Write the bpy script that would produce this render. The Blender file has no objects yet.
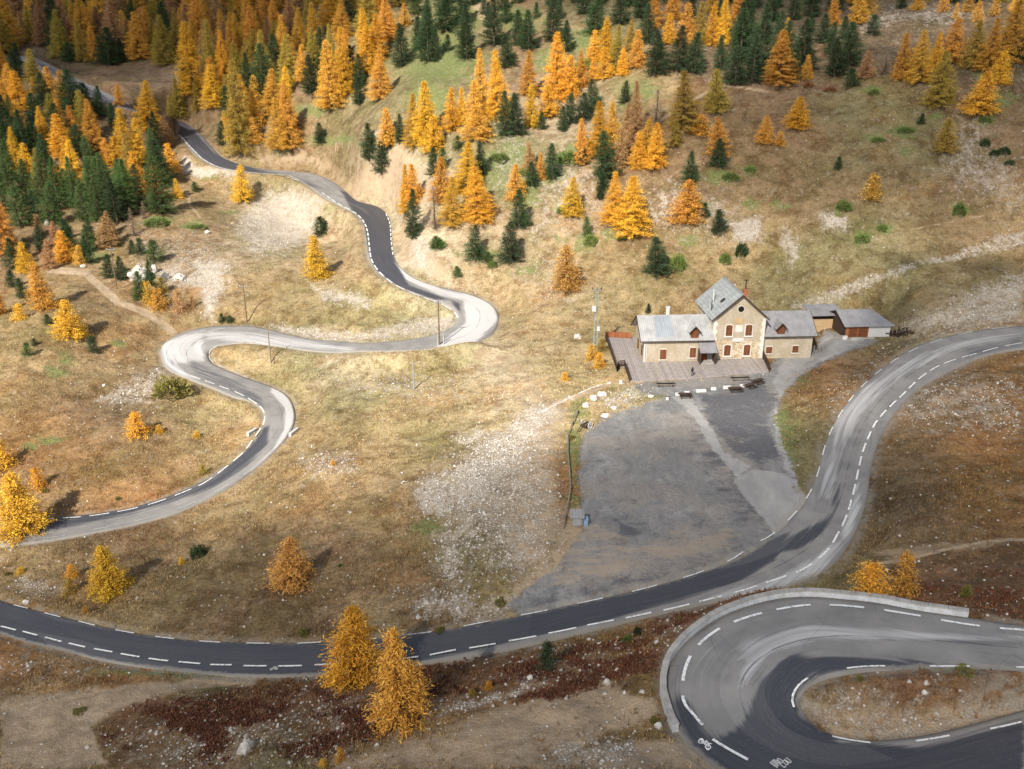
import bpy, bmesh, math, random
import numpy as np
from mathutils import Vector, Matrix, noise as mnoise
from mathutils.kdtree import KDTree

# ------------------------------------------------------------------ camera, sky, sun, exposure
SC = bpy.context.scene
COL = SC.collection
W, H = 1024, 769
F = 900.0
PITCH = math.radians(21.0)
SP, CP = math.sin(PITCH), math.cos(PITCH)
cam_data = bpy.data.cameras.new('camera')
cam = bpy.data.objects.new('camera', cam_data)
COL.objects.link(cam)
cam_data.sensor_fit = 'HORIZONTAL'
cam_data.sensor_width = 36.0
cam_data.lens = 36.0 * F / W
cam_data.clip_start = 1.0
cam_data.clip_end = 5000.0
cam.location = (0, 0, 0)
cam.rotation_euler = (math.pi / 2 - PITCH, 0, 0)
SC.camera = cam

SUN_EL = math.radians(38.0)
SUN_DIR = Vector((-0.42 * math.cos(SUN_EL), -0.907 * math.cos(SUN_EL), math.sin(SUN_EL))).normalized()
world = bpy.data.worlds.new('World')
SC.world = world
world.use_nodes = True
wn = world.node_tree
sky = wn.nodes.new('ShaderNodeTexSky')
sky.sky_type = 'NISHITA'
sky.sun_disc = False
sky.sun_elevation = SUN_EL
sky.sun_rotation = math.atan2(SUN_DIR.x, SUN_DIR.y)
sky.altitude = 2000
sky.air_density = 1.0
sky.dust_density = 1.5
bg = wn.nodes['Background']
hs = wn.nodes.new('ShaderNodeHueSaturation')   # broken cloud whitens the sky
hs.inputs['Saturation'].default_value = 0.45
wn.links.new(sky.outputs[0], hs.inputs['Color'])
wn.links.new(hs.outputs[0], bg.inputs[0])
bg.inputs[1].default_value = 0.105
sun_data = bpy.data.lights.new('sun', 'SUN')
sun_data.energy = 4.9
sun_data.angle = math.radians(0.55)
sun_data.color = (1.0, 0.93, 0.83)
sun = bpy.data.objects.new('sun', sun_data)
COL.objects.link(sun)
sun.rotation_euler = SUN_DIR.to_track_quat('Z', 'Y').to_euler()
SC.view_settings.view_transform = 'Standard'
SC.view_settings.look = 'None'
SC.view_settings.gamma = 1.0
SC.view_settings.use_curve_mapping = False
SC.view_settings.exposure = 0.75
SC.render.engine = 'CYCLES'
SC.cycles.max_bounces = 4
SC.cycles.diffuse_bounces = 2
SC.cycles.glossy_bounces = 2
SC.cycles.transparent_max_bounces = 6
SC.cycles.volume_bounces = 0
SC.cycles.use_denoising = True

# ------------------------------------------------------------------ small maths
RNG = np.random.default_rng(7)
random.seed(7)

def pix(u, v, d):
    """world point at depth d along the view of photo position (u, v)"""
    a = (u - W / 2) / F * d
    b = (H / 2 - v) / F * d
    return np.array([a, d * CP + b * SP, -d * SP + b * CP])

def pix_z(u, v, z):
    k = SP + (v - H / 2) / F * CP
    return pix(u, v, -z / k)

def project(P):
    x, y, z = P[..., 0], P[..., 1], P[..., 2]
    d = y * CP - z * SP
    b = y * SP + z * CP
    return W / 2 + F * x / d, H / 2 - F * b / d, d

def hash2(ix, iy, seed):
    n = (ix.astype(np.int64) * 374761393 + iy.astype(np.int64) * 668265263 + seed * 1442695041) & 0xffffffff
    n = ((n ^ (n >> 13)) * 1274126177) & 0xffffffff
    n = (n ^ (n >> 16)) & 0xffffffff
    return n / 4294967295.0

def vnoise(x, y, seed=0):
    ix = np.floor(x); iy = np.floor(y)
    fx = x - ix; fy = y - iy
    fx = fx * fx * fx * (fx * (fx * 6 - 15) + 10); fy = fy * fy * fy * (fy * (fy * 6 - 15) + 10)
    a = hash2(ix, iy, seed); b = hash2(ix + 1, iy, seed)
    c = hash2(ix, iy + 1, seed); d = hash2(ix + 1, iy + 1, seed)
    return (a * (1 - fx) + b * fx) * (1 - fy) + (c * (1 - fx) + d * fx) * fy

def fbm(x, y, scale, octs=4, seed=0):
    r = 0; amp = 1; tot = 0; s = 1.0 / scale
    for o in range(octs):
        c, sn = math.cos(o * 0.7 + 0.3), math.sin(o * 0.7 + 0.3)
        r = r + amp * vnoise((x * c - y * sn) * s + o * 17.3, (x * sn + y * c) * s - o * 9.1, seed + o)
        tot += amp; amp *= 0.5; s *= 2.03
    return r / tot - 0.5

def sstep(e0, e1, x):
    t = np.clip((x - e0) / (e1 - e0), 0, 1)
    return t * t * (3 - 2 * t)

def catmull(P, n=8):
    P = np.asarray(P, float)
    Q = np.vstack([2 * P[0] - P[1], P, 2 * P[-1] - P[-2]])
    out = []
    for i in range(1, len(Q) - 2):
        p0, p1, p2, p3 = Q[i - 1], Q[i], Q[i + 1], Q[i + 2]
        for k in range(n):
            t = k / n
            out.append(0.5 * ((2 * p1) + (-p0 + p2) * t + (2 * p0 - 5 * p1 + 4 * p2 - p3) * t * t + (-p0 + 3 * p1 - 3 * p2 + p3) * t ** 3))
    out.append(P[-1])
    return np.array(out)

# ------------------------------------------------------------------ the roads, traced as pairs of edge points
ROAD_A = [((20,59),(24,53)),((40,70),(45,62)),((60,82),(66,73)),((82,92),(88,83)),((107,104),(113,96)),((135,115),(140,107)),
 ((163,122),(168,114)),((174,126),(182,120)),((184,138),(196,131)),((194,151),(209,146)),((203,161),(220,155)),((222,169),(235,162)),
 ((254,174),(256,167)),((282,177),(286,168)),((300,181),(306,170)),((313,189),(326,177)),((325,197),(343,190)),((340,205),(356,201)),
 ((356,214),(378,207)),((364,226),(389,218)),((366,243),(391,238)),((369,259),(394,257)),((380,274),(405,272)),((400,287),(425,283)),
 ((426,297),(452,290)),((445,304),(478,297)),((456,312),(495,308)),((457,319),(498,321)),((453,326),(490,335)),((443,332),(464,346)),
 ((420,338),(430,350)),((388,342),(389,351)),((360,343),(361,351)),((330,341),(334,352)),((304,338),(306,350)),((256,327),(256,343)),
 ((232,326),(236,343)),((208,327),(221,345)),((182,333),(212,348)),((163,345),(208,352)),((161,357),(208,358)),((168,369),(213,364)),
 ((190,379),(226,370)),((213,388),(243,377)),((234,397),(258,382)),((250,401),(272,387)),((261,408),(287,396)),((265,416),(294,410)),
 ((264,425),(293,425)),((258,436),(284,440)),((249,447),(270,455)),((235,460),(250,472)),((212,476),(222,491)),((172,495),(180,511)),
 ((130,508),(135,524)),((85,515),(85,534)),((47,518),(45,541)),((0,520),(0,546)),((-40,518),(-40,546)),((-90,508),(-90,535))]
ZA = {0:-7.2,4:-20.5,6:-28.0,10:-38.6,12:-41.2,15:-43.6,20:-50.2,23:-55,25:-57.8,27:-59.5,30:-60.8,34:-61.8,38:-63,41:-64.5,45:-66,48:-67.2,50:-68.1,53:-69.6,56:-71,59:-72}
ROAD_B = [((-60,580),(-60,608)),((0,601),(0,632)),((32,610),(30,642)),((65,618),(62,649)),((107,628),(100,659)),((150,636),(142,666)),
 ((200,641),(193,671)),((256,643),(252,676)),((331,643),(334,673)),((416,635),(424,663)),((471,626),(483,654)),((527,615),(540,642)),
 ((587,602),(603,627)),((642,590),(660,613)),((692,576),(715,601)),((738,560),(765,592)),((768,541),(803,580)),((794,517),(836,561)),
 ((809,495),(856,530)),((817,474),(866,500)),((822,456),(871,466)),((829,435),(880,437)),((841,411),(896,411)),((862,387),(918,389)),
 ((890,363),(943,374)),((925,343),(975,359)),((970,332),(1010,350)),((1024,326),(1056,346)),((1100,322),(1120,343))]
ZB = {0:-72.5,1:-71.5,4:-69.5,7:-66.6,9:-63.2,11:-60.6,13:-59,15:-58.3,16:-58,18:-57.4,20:-56.6,22:-55.3,24:-53.8,26:-51.5,28:-48.5}
ROAD_C = [((1110,636),(1110,682)),((1024,626),(1024,669)),((968,618),(968,666)),((918,611),(920,666)),((882,604),(893,668)),((848,600),(870,669)),
 ((805,597),(843,673)),((768,601),(822,678)),((725,615),(809,684)),((692,637),(802,692)),((672,661),(799,699)),((666,686),(800,706)),
 ((670,708),(803,713)),((679,730),(808,720)),((698,752),(817,728)),((732,776),(832,735)),((785,800),(850,739)),((850,812),(872,741)),
 ((920,808),(918,737)),((990,792),(968,726)),((1060,772),(1030,709)),((1140,750),(1110,694))]
ZC = {0:-46.8,1:-47.2,3:-47.8,6:-48.4,9:-49.3,12:-50.2,15:-50.8,18:-51.2,21:-50.8}

def build_track(pairs, zk):
    ks = sorted(zk); z = np.interp(range(len(pairs)), ks, [zk[k] for k in ks])
    zz = z.copy()
    for _ in range(2):
        zz[1:-1] = 0.25 * zz[:-2] + 0.5 * zz[1:-1] + 0.25 * zz[2:]
    L = np.array([pix_z(p[0][0], p[0][1], zz[i]) for i, p in enumerate(pairs)])
    R = np.array([pix_z(p[1][0], p[1][1], zz[i]) for i, p in enumerate(pairs)])
    if len(pairs) == len(ROAD_A):   # the far stretch is narrow: true width about the traced middle line
        M = np.array([pix_z((p[0][0] + p[1][0]) / 2, (p[0][1] + p[1][1]) / 2, zz[i]) for i, p in enumerate(pairs)])
        T = np.gradient(M[:, :2], axis=0); T /= np.linalg.norm(T, axis=1)[:, None]
        for i in range(18):
            k = 1.0 if i < 15 else (18 - i) / 4.0
            wd = 3.7 if i < 11 else 4.4
            Nn = np.array([T[i, 1], -T[i, 0], 0]) * wd
            sg = 1 if np.dot(L[i] - R[i], Nn) > 0 else -1
            L[i] = L[i] * (1 - k) + (M[i] + sg * Nn) * k
            R[i] = R[i] * (1 - k) + (M[i] - sg * Nn) * k
    Lc, Rc = catmull(L, 10), catmull(R, 10)
    for _ in range(3):
        for A in (Lc, Rc):
            A[1:-1] = 0.25 * A[:-2] + 0.5 * A[1:-1] + 0.25 * A[2:]
    return Lc, Rc, (L + R) / 2
TRACKS = {}
for nm, pr, zk in (('A', ROAD_A, ZA), ('B', ROAD_B, ZB), ('C', ROAD_C, ZC)):
    TRACKS[nm] = build_track(pr, zk)

# ------------------------------------------------------------------ the terrain: a smooth surface through surveyed points
CTRL = [(70,320,-58),(0,350,-60.5),(0,440,-67),(100,410,-65.5),(180,435,-67),(60,480,-69),(20,290,-57),(110,275,-56),
 (30,220,-49),(100,200,-46),(150,235,-51),(200,210,-47.5),(250,245,-53),(300,270,-54.5),(300,308,-58.5),(390,312,-58.6),(200,290,-57.5),
 (400,400,-62.3),(550,380,-58.3),(500,380,-59.6),(350,470,-64),(450,450,-62),(450,530,-62),(300,550,-67),(200,560,-70),
 (100,560,-71.5),(400,590,-63),(520,520,-60),(350,385,-62.3),(520,580,-60),(270,490,-67.5),(300,420,-65),(520,320,-58),(600,340,-57.8),
 (600,420,-58.5),(600,520,-58.5),(700,500,-58),(740,430,-57.5),(560,560,-59),(650,560,-58.3),(660,385,-57.9),(740,372,-57.6),(640,345,-57.4),
 (790,430,-57.3),(780,360,-57.2),(850,345,-55.6),(830,385,-56.2),(430,235,-46.5),(520,250,-48),(620,290,-52.5),(560,310,-55.5),
 (950,420,-54),(1000,480,-53.5),(900,520,-55.8),(980,560,-53.6),(930,590,-53.3),(1024,400,-52.3),(885,570,-55.6),(1000,608,-50.5),
 (600,650,-54.5),(520,690,-54),(640,695,-52),(640,760,-49.8),(560,760,-50),(450,715,-55),(400,769,-54),(300,720,-60),(300,769,-57),
 (200,720,-63.5),(150,769,-62),(50,720,-68),(0,769,-66),(80,685,-69.3),(655,640,-54.2),(560,840,-46),(300,900,-50),(0,900,-58),
 (700,900,-46),(900,700,-50),(960,695,-49.8),(1000,270,-45.3),(920,308,-50.6),(900,322,-53),(1150,300,-42),(1150,400,-50),(1150,560,-50),(-150,450,-67),(-150,650,-72)]
CTRL_D = [(100,150,300),(0,150,300),(0,100,340),(0,0,480),(150,0,460),(150,72,390),(230,60,370),(280,100,320),(256,130,310),
 (350,130,275),(350,60,320),(350,0,380),(450,0,350),(450,60,300),(450,120,265),(450,180,245),(550,180,235),(550,100,265),(550,30,300),
 (650,0,320),(650,100,250),(650,200,221),(760,200,217),(760,280,202),(850,280,196),(850,200,212),(850,100,235),(850,0,300),
 (1000,0,280),(1000,100,220),(1000,200,204),(1180,0,260),(1180,200,185),(-180,0,520),(-180,200,290)]
CW = [(0,650,140),(-400,650,120),(400,650,150),(-60,25,-52),(0,25,-47),(60,25,-45),(300,330,10),(-330,330,-25)]
pts = [pix_z(u, v, z) for u, v, z in CTRL] + [pix(u, v, d) for u, v, d in CTRL_D] + [np.array(c, float) for c in CW]
for nm in 'ABC':
    m = TRACKS[nm][2]
    pts += list(m[::2])
pts = np.array(pts)
n = len(pts)
def tps(r2):
    return 0.5 * r2 * np.log(r2 + 1e-9)
SCL = 100.0
X = pts[:, :2] / SCL
r2 = ((X[:, None] - X[None]) ** 2).sum(-1)
K = tps(r2) + np.eye(n) * 0.004
Pm = np.hstack([np.ones((n, 1)), X])
A_ = np.block([[K, Pm], [Pm.T, np.zeros((3, 3))]])
sol = np.linalg.solve(A_, np.concatenate([pts[:, 2], np.zeros(3)]))
wts, aff = sol[:n], sol[n:]
def base_z(x, y):
    sh = x.shape; x = x.ravel() / SCL; y = y.ravel() / SCL
    out = np.empty(len(x))
    for i in range(0, len(x), 40000):
        xs, ys = x[i:i + 40000], y[i:i + 40000]
        q = (xs[:, None] - X[None, :, 0]) ** 2 + (ys[:, None] - X[None, :, 1]) ** 2
        out[i:i + 40000] = tps(q) @ wts + aff[0] + aff[1] * xs + aff[2] * ys
    return out.reshape(sh)

NR, NC = 900, 900
Y0, Y1, TW, YO = 25.0, 640.0, 0.74, 40.0
KLOG = math.log(Y1 / Y0) / (NR - 1)
yv = Y0 * np.exp(KLOG * np.arange(NR))
tv = np.linspace(-TW, TW, NC)
GX = tv[None, :] * (yv[:, None] + YO)
GY = np.repeat(yv[:, None], NC, 1)
# coarse evaluation, then bilinear up
cr, cc = np.linspace(0, NR - 1, 226), np.linspace(0, NC - 1, 226)
cy = Y0 * np.exp(KLOG * cr); ct = -TW + 2 * TW * cc / (NC - 1)
CZ = base_z(ct[None, :] * (cy[:, None] + YO), np.repeat(cy[:, None], 226, 1))
def up(Zc):
    ri = np.arange(NR) / (NR - 1) * 225; ci = np.arange(NC) / (NC - 1) * 225
    r0 = np.minimum(ri.astype(int), 224); c0 = np.minimum(ci.astype(int), 224)
    fr = (ri - r0)[:, None]; fc = (ci - c0)[None, :]
    return (Zc[r0][:, c0] * (1 - fr) * (1 - fc) + Zc[r0 + 1][:, c0] * fr * (1 - fc)
            + Zc[r0][:, c0 + 1] * (1 - fr) * fc + Zc[r0 + 1][:, c0 + 1] * fr * fc)
GZ = up(CZ)

# pixel-polygon helper (the traced outlines are carried onto the ground they were traced on)
def poly_mask(U, V, poly, feather=6.0):
    """1 inside, 0 outside, soft over +-feather"""
    poly = np.asarray(poly, float)
    x0, y0 = poly.min(0) - feather - 1; x1, y1 = poly.max(0) + feather + 1
    sel = (U > x0) & (U < x1) & (V > y0) & (V < y1)
    out = np.zeros(U.shape, np.float32)
    u, v = U[sel], V[sel]
    if len(u) == 0: return out
    inside = np.zeros(len(u), bool); d2 = np.full(len(u), 1e12)
    for i in range(len(poly)):
        ax, ay = poly[i]; bx, by = poly[(i + 1) % len(poly)]
        cond = ((ay > v) != (by > v))
        with np.errstate(divide='ignore', invalid='ignore'):
            xi = (bx - ax) * (v - ay) / (by - ay + 1e-12) + ax
        inside ^= cond & (u < xi)
        ex, ey = bx - ax, by - ay
        t = np.clip(((u - ax) * ex + (v - ay) * ey) / (ex * ex + ey * ey + 1e-9), 0, 1)
        d2 = np.minimum(d2, (u - ax - t * ex) ** 2 + (v - ay - t * ey) ** 2)
    sd = np.sqrt(d2) * np.where(inside, 1, -1)
    out[sel] = sstep(-feather, feather, sd)
    return out
def line_mask(U, V, line, half, feather=2.0):
    line = np.asarray(line, float)
    x0, y0 = line.min(0) - half - feather; x1, y1 = line.max(0) + half + feather
    sel = (U > x0) & (U < x1) & (V > y0) & (V < y1)
    out = np.zeros(U.shape, np.float32); u, v = U[sel], V[sel]
    if len(u) == 0: return out
    d2 = np.full(len(u), 1e12)
    for i in range(len(line) - 1):
        ax, ay = line[i]; bx, by = line[i + 1]; ex, ey = bx - ax, by - ay
        t = np.clip(((u - ax) * ex + (v - ay) * ey) / (ex * ex + ey * ey + 1e-9), 0, 1)
        d2 = np.minimum(d2, (u - ax - t * ex) ** 2 + 2.2 * (v - ay - t * ey) ** 2)
    out[sel] = sstep(half + feather, max(half - feather, 0), np.sqrt(d2))
    return out

GU, GV, GD = project(np.stack([GX, GY, GZ], -1))
# relief of the open ground: hummocks, runnels, banks
flat = poly_mask(GU, GV, [(575,425),(640,395),(600,372),(596,330),(640,310),(820,315),(905,318),(915,345),(860,352),(800,385),(790,430),(815,500),(760,555),(640,592),(515,618),(500,600),(560,560),(560,500)], 14)
rough = fbm(GX, GY, 22, 4, 3) * 3.0 + fbm(GX, GY, 5, 4, 11) * 0.9
rough2 = fbm(GX, GY, 2.2, 3, 31) * 0.42
hillw = sstep(-55, -35, GZ) * sstep(150, 200, GY)
rough = rough + hillw * (fbm(GX, GY, 34, 3, 77) * 5.5 + fbm(GX + 0.5 * GY, GY * 0.3, 9, 3, 78) * 1.6)
GZ = GZ + (rough + rough2) * (1 - 0.93 * flat) * np.clip(1.25 - 0.5 * sstep(260, 400, GY), 0.5, 1)

# road influence
def cloud_of(nm):
    L, R, _ = TRACKS[nm]
    out = []
    for a, b in zip(L, R):
        for k in np.linspace(0, 1, 13):
            out.append(a * (1 - k) + b * k)
    return np.array(out)
SUR = GZ.copy()       # finished surface including the road bed
ROADD = np.full(GZ.shape, 99.0)
wsum = np.zeros(GZ.shape); zsum = np.zeros(GZ.shape); wmax = np.zeros(GZ.shape)
for nm, bank in (('A', 6.5), ('B', 5.0), ('C', 5.5)):
    Pc = cloud_of(nm)
    # dense samples
    L, R, _ = TRACKS[nm]
    kd = KDTree(len(Pc))
    for i, p in enumerate(Pc): kd.insert((p[0], p[1], 0), i)
    kd.balance()
    cand = np.zeros(GZ.shape, bool)
    # candidate cells by coarse distance to centre samples
    cx = (L + R) / 2; hw = np.linalg.norm(L - R, axis=1) / 2
    best = np.full(GZ.shape, 1e9)
    for i in range(0, len(cx), 4):
        reach = hw[i] + bank + 8
        r0 = int(max(0, math.log(max(cx[i, 1] - reach, Y0) / Y0) / KLOG)); r1 = int(min(NR, math.log(max(cx[i, 1] + reach, Y0 + .1) / Y0) / KLOG + 2))
        if r1 <= r0: continue
        sub = (np.abs(GX[r0:r1] - cx[i, 0]) < reach) & (np.abs(GY[r0:r1] - cx[i, 1]) < reach)
        cand[r0:r1] |= sub
    ii = np.argwhere(cand)
    d = np.empty(len(ii)); z = np.empty(len(ii))
    gx = GX[cand]; gy = GY[cand]
    for k in range(len(ii)):
        co, idx, dist = kd.find((gx[k], gy[k], 0))
        d[k] = dist; z[k] = Pc[idx][2]
    D = np.full(GZ.shape, 99.0); Zr = np.zeros(GZ.shape)
    D[cand] = d; Zr[cand] = z
    wgt = 1 - sstep(1.3, bank, D)
    wsum += wgt ** 2; zsum += wgt ** 2 * Zr; wmax = np.maximum(wmax, wgt)
    ROADD = np.minimum(ROADD, D)
zr = np.where(wsum > 0, zsum / np.maximum(wsum, 1e-9), 0)
SUR = GZ * (1 - wmax) + zr * wmax
BED = SUR - 0.22 * (1 - sstep(0.55, 1.15, ROADD))   # the ground sinks under the road sheet
# a low meadow rise hides a stretch of the upper road
hump = [(362,355.5),(388,356),(430,355.5),(452,353),(468,350.5)]
hw_ = [pix_z(u, v, -59.9) for u, v in hump]
hp = catmull(hw_, 6)
bumpv = np.zeros(GZ.shape)
for p in hp:
    bumpv = np.maximum(bumpv, np.exp(-(((GX - p[0]) / 6.0) ** 2 + ((GY - p[1]) / 3.0) ** 2)))
bumpv *= sstep(0.5, 1.6, ROADD) * 2.3
SUR = SUR + bumpv; BED = BED + bumpv

# levelled ground under the inn with its terrace, and under the barn yard
def pad(poly, z, feather):
    global SUR, BED
    wp = [pix_z(u, v, z)[:2] for u, v in poly]
    m = poly_mask(GX, GY, wp, feather)
    m = np.clip(m * 1.6, 0, 1)
    m = m * m * (3 - 2 * m) * sstep(0.5, 4.0, ROADD)
    SUR = SUR * (1 - m) + z * m; BED = BED * (1 - m) + z * m
pad([(812,318),(890,314),(905,332),(900,342),(862,350),(830,358),(806,352)], -55.3, 7.0)
pad([(598,334),(640,322),(765,322),(822,345),(812,362),(776,378),(765,385),(690,388),(630,390),(610,374)], -57.6, 5.0)

def surf_z(x, y):
    ri = math.log(max(y, Y0) / Y0) / KLOG; ci = (x / (y + YO) + TW) / (2 * TW) * (NC - 1)
    ri = min(max(ri, 0), NR - 1.001); ci = min(max(ci, 0), NC - 1.001)
    r, c = int(ri), int(ci); fr, fc = ri - r, ci - c
    return float(SUR[r, c] * (1 - fr) * (1 - fc) + SUR[r + 1, c] * fr * (1 - fc) + SUR[r, c + 1] * (1 - fr) * fc + SUR[r + 1, c + 1] * fr * fc)
def surf_z_arr(x, y):
    ri = np.clip(np.log(np.maximum(y, Y0) / Y0) / KLOG, 0, NR - 1.001); ci = np.clip((x / (y + YO) + TW) / (2 * TW) * (NC - 1), 0, NC - 1.001)
    r = ri.astype(int); c = ci.astype(int); fr, fc = ri - r, ci - c
    return SUR[r, c] * (1 - fr) * (1 - fc) + SUR[r + 1, c] * fr * (1 - fc) + SUR[r, c + 1] * (1 - fr) * fc + SUR[r + 1, c + 1] * fr * fc
_ds = np.arange(45, 640, 0.6)
def ground(u, v):
    """where the sight line of photo position (u, v) first meets the ground"""
    a = (u - W / 2) / F; b = (H / 2 - v) / F
    x = a * _ds; y = _ds * (CP + b * SP); z = _ds * (-SP + b * CP)
    g = surf_z_arr(x, y)
    hit = np.nonzero(z < g)[0]
    if len(hit) == 0: return np.array([x[-1], y[-1], g[-1]])
    i = hit[0]
    if i == 0: return np.array([x[0], y[0], g[0]])
    e0, e1 = z[i - 1] - g[i - 1], z[i] - g[i]
    t = e0 / (e0 - e1)
    d = _ds[i - 1] + t * 0.6
    px, py = a * d, d * (CP + b * SP)
    return np.array([px, py, surf_z(px, py)])
# ------------------------------------------------------------------ object helpers
def link(o, parent=None):
    COL.objects.link(o)
    if parent is not None: o.parent = parent
    return o
def mesh_np(name, verts, faces, mats=(), smooth=False, parent=None, loc=None, edges=None):
    me = bpy.data.meshes.new(name)
    verts = np.asarray(verts, np.float32)
    if isinstance(faces, np.ndarray):
        nf, k = faces.shape
        me.vertices.add(len(verts)); me.vertices.foreach_set('co', verts.ravel())
        me.loops.add(nf * k); me.loops.foreach_set('vertex_index', faces.ravel().astype(np.int32))
        me.polygons.add(nf); me.polygons.foreach_set('loop_start', np.arange(0, nf * k, k, dtype=np.int32))
        me.polygons.foreach_set('loop_total', np.full(nf, k, np.int32))
    else:
        me.from_pydata([tuple(map(float, v)) for v in verts], [], faces)
    if smooth: me.polygons.foreach_set('use_smooth', np.ones(len(me.polygons), bool))
    me.update(); me.validate()
    for m in mats: me.materials.append(m)
    o = bpy.data.objects.new(name, me)
    if loc is not None: o.location = loc
    return link(o, parent)
def attr_f(me, name, arr):
    a = me.attributes.new(name, 'FLOAT', 'POINT'); a.data.foreach_set('value', np.asarray(arr, np.float32).ravel())
def attr_c(me, name, arr):
    a = me.color_attributes.new(name, 'FLOAT_COLOR', 'POINT')
    arr = np.asarray(arr, np.float32)
    if arr.shape[1] == 3: arr = np.hstack([arr, np.ones((len(arr), 1), np.float32)])
    a.data.foreach_set('color', arr.ravel())
def tag(o, label=None, cat=None, group=None, kind=None):
    if label: o['label'] = label
    if cat: o['category'] = cat
    if group: o['group'] = group
    if kind: o['kind'] = kind
    return o
def empty(name, loc, rz=0.0):
    o = bpy.data.objects.new(name, None); o.empty_display_size = 0.5
    o.location = tuple(map(float, loc)); o.rotation_euler = (0, 0, rz)
    return link(o)

class NT:
    """tiny node builder"""
    def __init__(s, name, rough=0.9):
        s.m = bpy.data.materials.new(name); s.m.use_nodes = True
        s.t = s.m.node_tree; s.b = s.t.nodes['Principled BSDF']
        s.b.inputs['Roughness'].default_value = rough
        s.b.inputs['Specular IOR Level'].default_value = 0.25
    def n(s, ty, **kw):
        x = s.t.nodes.new(ty)
        for k, v in kw.items(): setattr(x, k, v)
        return x
    def lk(s, a, b): s.t.links.new(a, b)
    def val(s, sock, v):
        if hasattr(v, 'links') or hasattr(v, 'is_output'): s.lk(v, sock)
        else: sock.default_value = v
    def attr(s, name, out='Fac'):
        return s.n('ShaderNodeAttribute', attribute_name=name).outputs[out]
    def coord(s, which='Object'):
        return s.n('ShaderNodeTexCoord').outputs[which]
    def mapping(s, vec, scale=(1, 1, 1), rot=(0, 0, 0)):
        m = s.n('ShaderNodeMapping'); s.lk(vec, m.inputs[0]); m.inputs['Scale'].default_value = scale; m.inputs['Rotation'].default_value = rot
        return m.outputs[0]
    def noise(s, vec, scale, detail=3, rough=0.55, out='Fac', dist=0.0):
        x = s.n('ShaderNodeTexNoise'); s.lk(vec, x.inputs['Vector'])
        x.inputs['Scale'].default_value = scale; x.inputs['Detail'].default_value = detail
        x.inputs['Roughness'].default_value = rough; x.inputs['Distortion'].default_value = dist
        return x.outputs[out]
    def voro(s, vec, scale, out='Distance', rnd=1.0):
        x = s.n('ShaderNodeTexVoronoi'); s.lk(vec, x.inputs['Vector']); x.inputs['Scale'].default_value = scale
        x.inputs['Randomness'].default_value = rnd
        return x.outputs[out]
    def math(s, op, a, b=0.0, c=0.0, clamp=False):
        x = s.n('ShaderNodeMath', operation=op, use_clamp=clamp)
        s.val(x.inputs[0], a); s.val(x.inputs[1], b); s.val(x.inputs[2], c)
        return x.outputs[0]
    def mr(s, v, a, b, c=0.0, d=1.0, smooth=True):
        x = s.n('ShaderNodeMapRange', interpolation_type='SMOOTHSTEP' if smooth else 'LINEAR')
        s.val(x.inputs[0], v)
        for i, q in enumerate((a, b, c, d)): s.val(x.inputs[1 + i], q)
        return x.outputs[0]
    def mix(s, f, a, b, mode='MIX'):
        x = s.n('ShaderNodeMix', data_type='RGBA', blend_type=mode)
        s.val(x.inputs[0], f)
        for sock, v in ((x.inputs[6], a), (x.inputs[7], b)):
            if isinstance(v, tuple): sock.default_value = (*v, 1) if len(v) == 3 else v
            else: s.lk(v, sock)
        return x.outputs[2]
    def ramp(s, f, stops):
        x = s.n('ShaderNodeValToRGB'); s.lk(f, x.inputs[0]); e = x.color_ramp.elements
        while len(e) < len(stops): e.new(0.5)
        for i, (p, c) in enumerate(stops): e[i].position = p; e[i].color = (*c, 1)
        return x.outputs[0]
    def bump(s, h, strength=0.5, dist=0.1):
        x = s.n('ShaderNodeBump'); s.lk(h, x.inputs['Height']); x.inputs['Strength'].default_value = strength
        x.inputs['Distance'].default_value = dist
        s.lk(x.outputs[0], s.b.inputs['Normal'])
    def col(s, c): s.lk(c, s.b.inputs['Base Color'])

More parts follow.
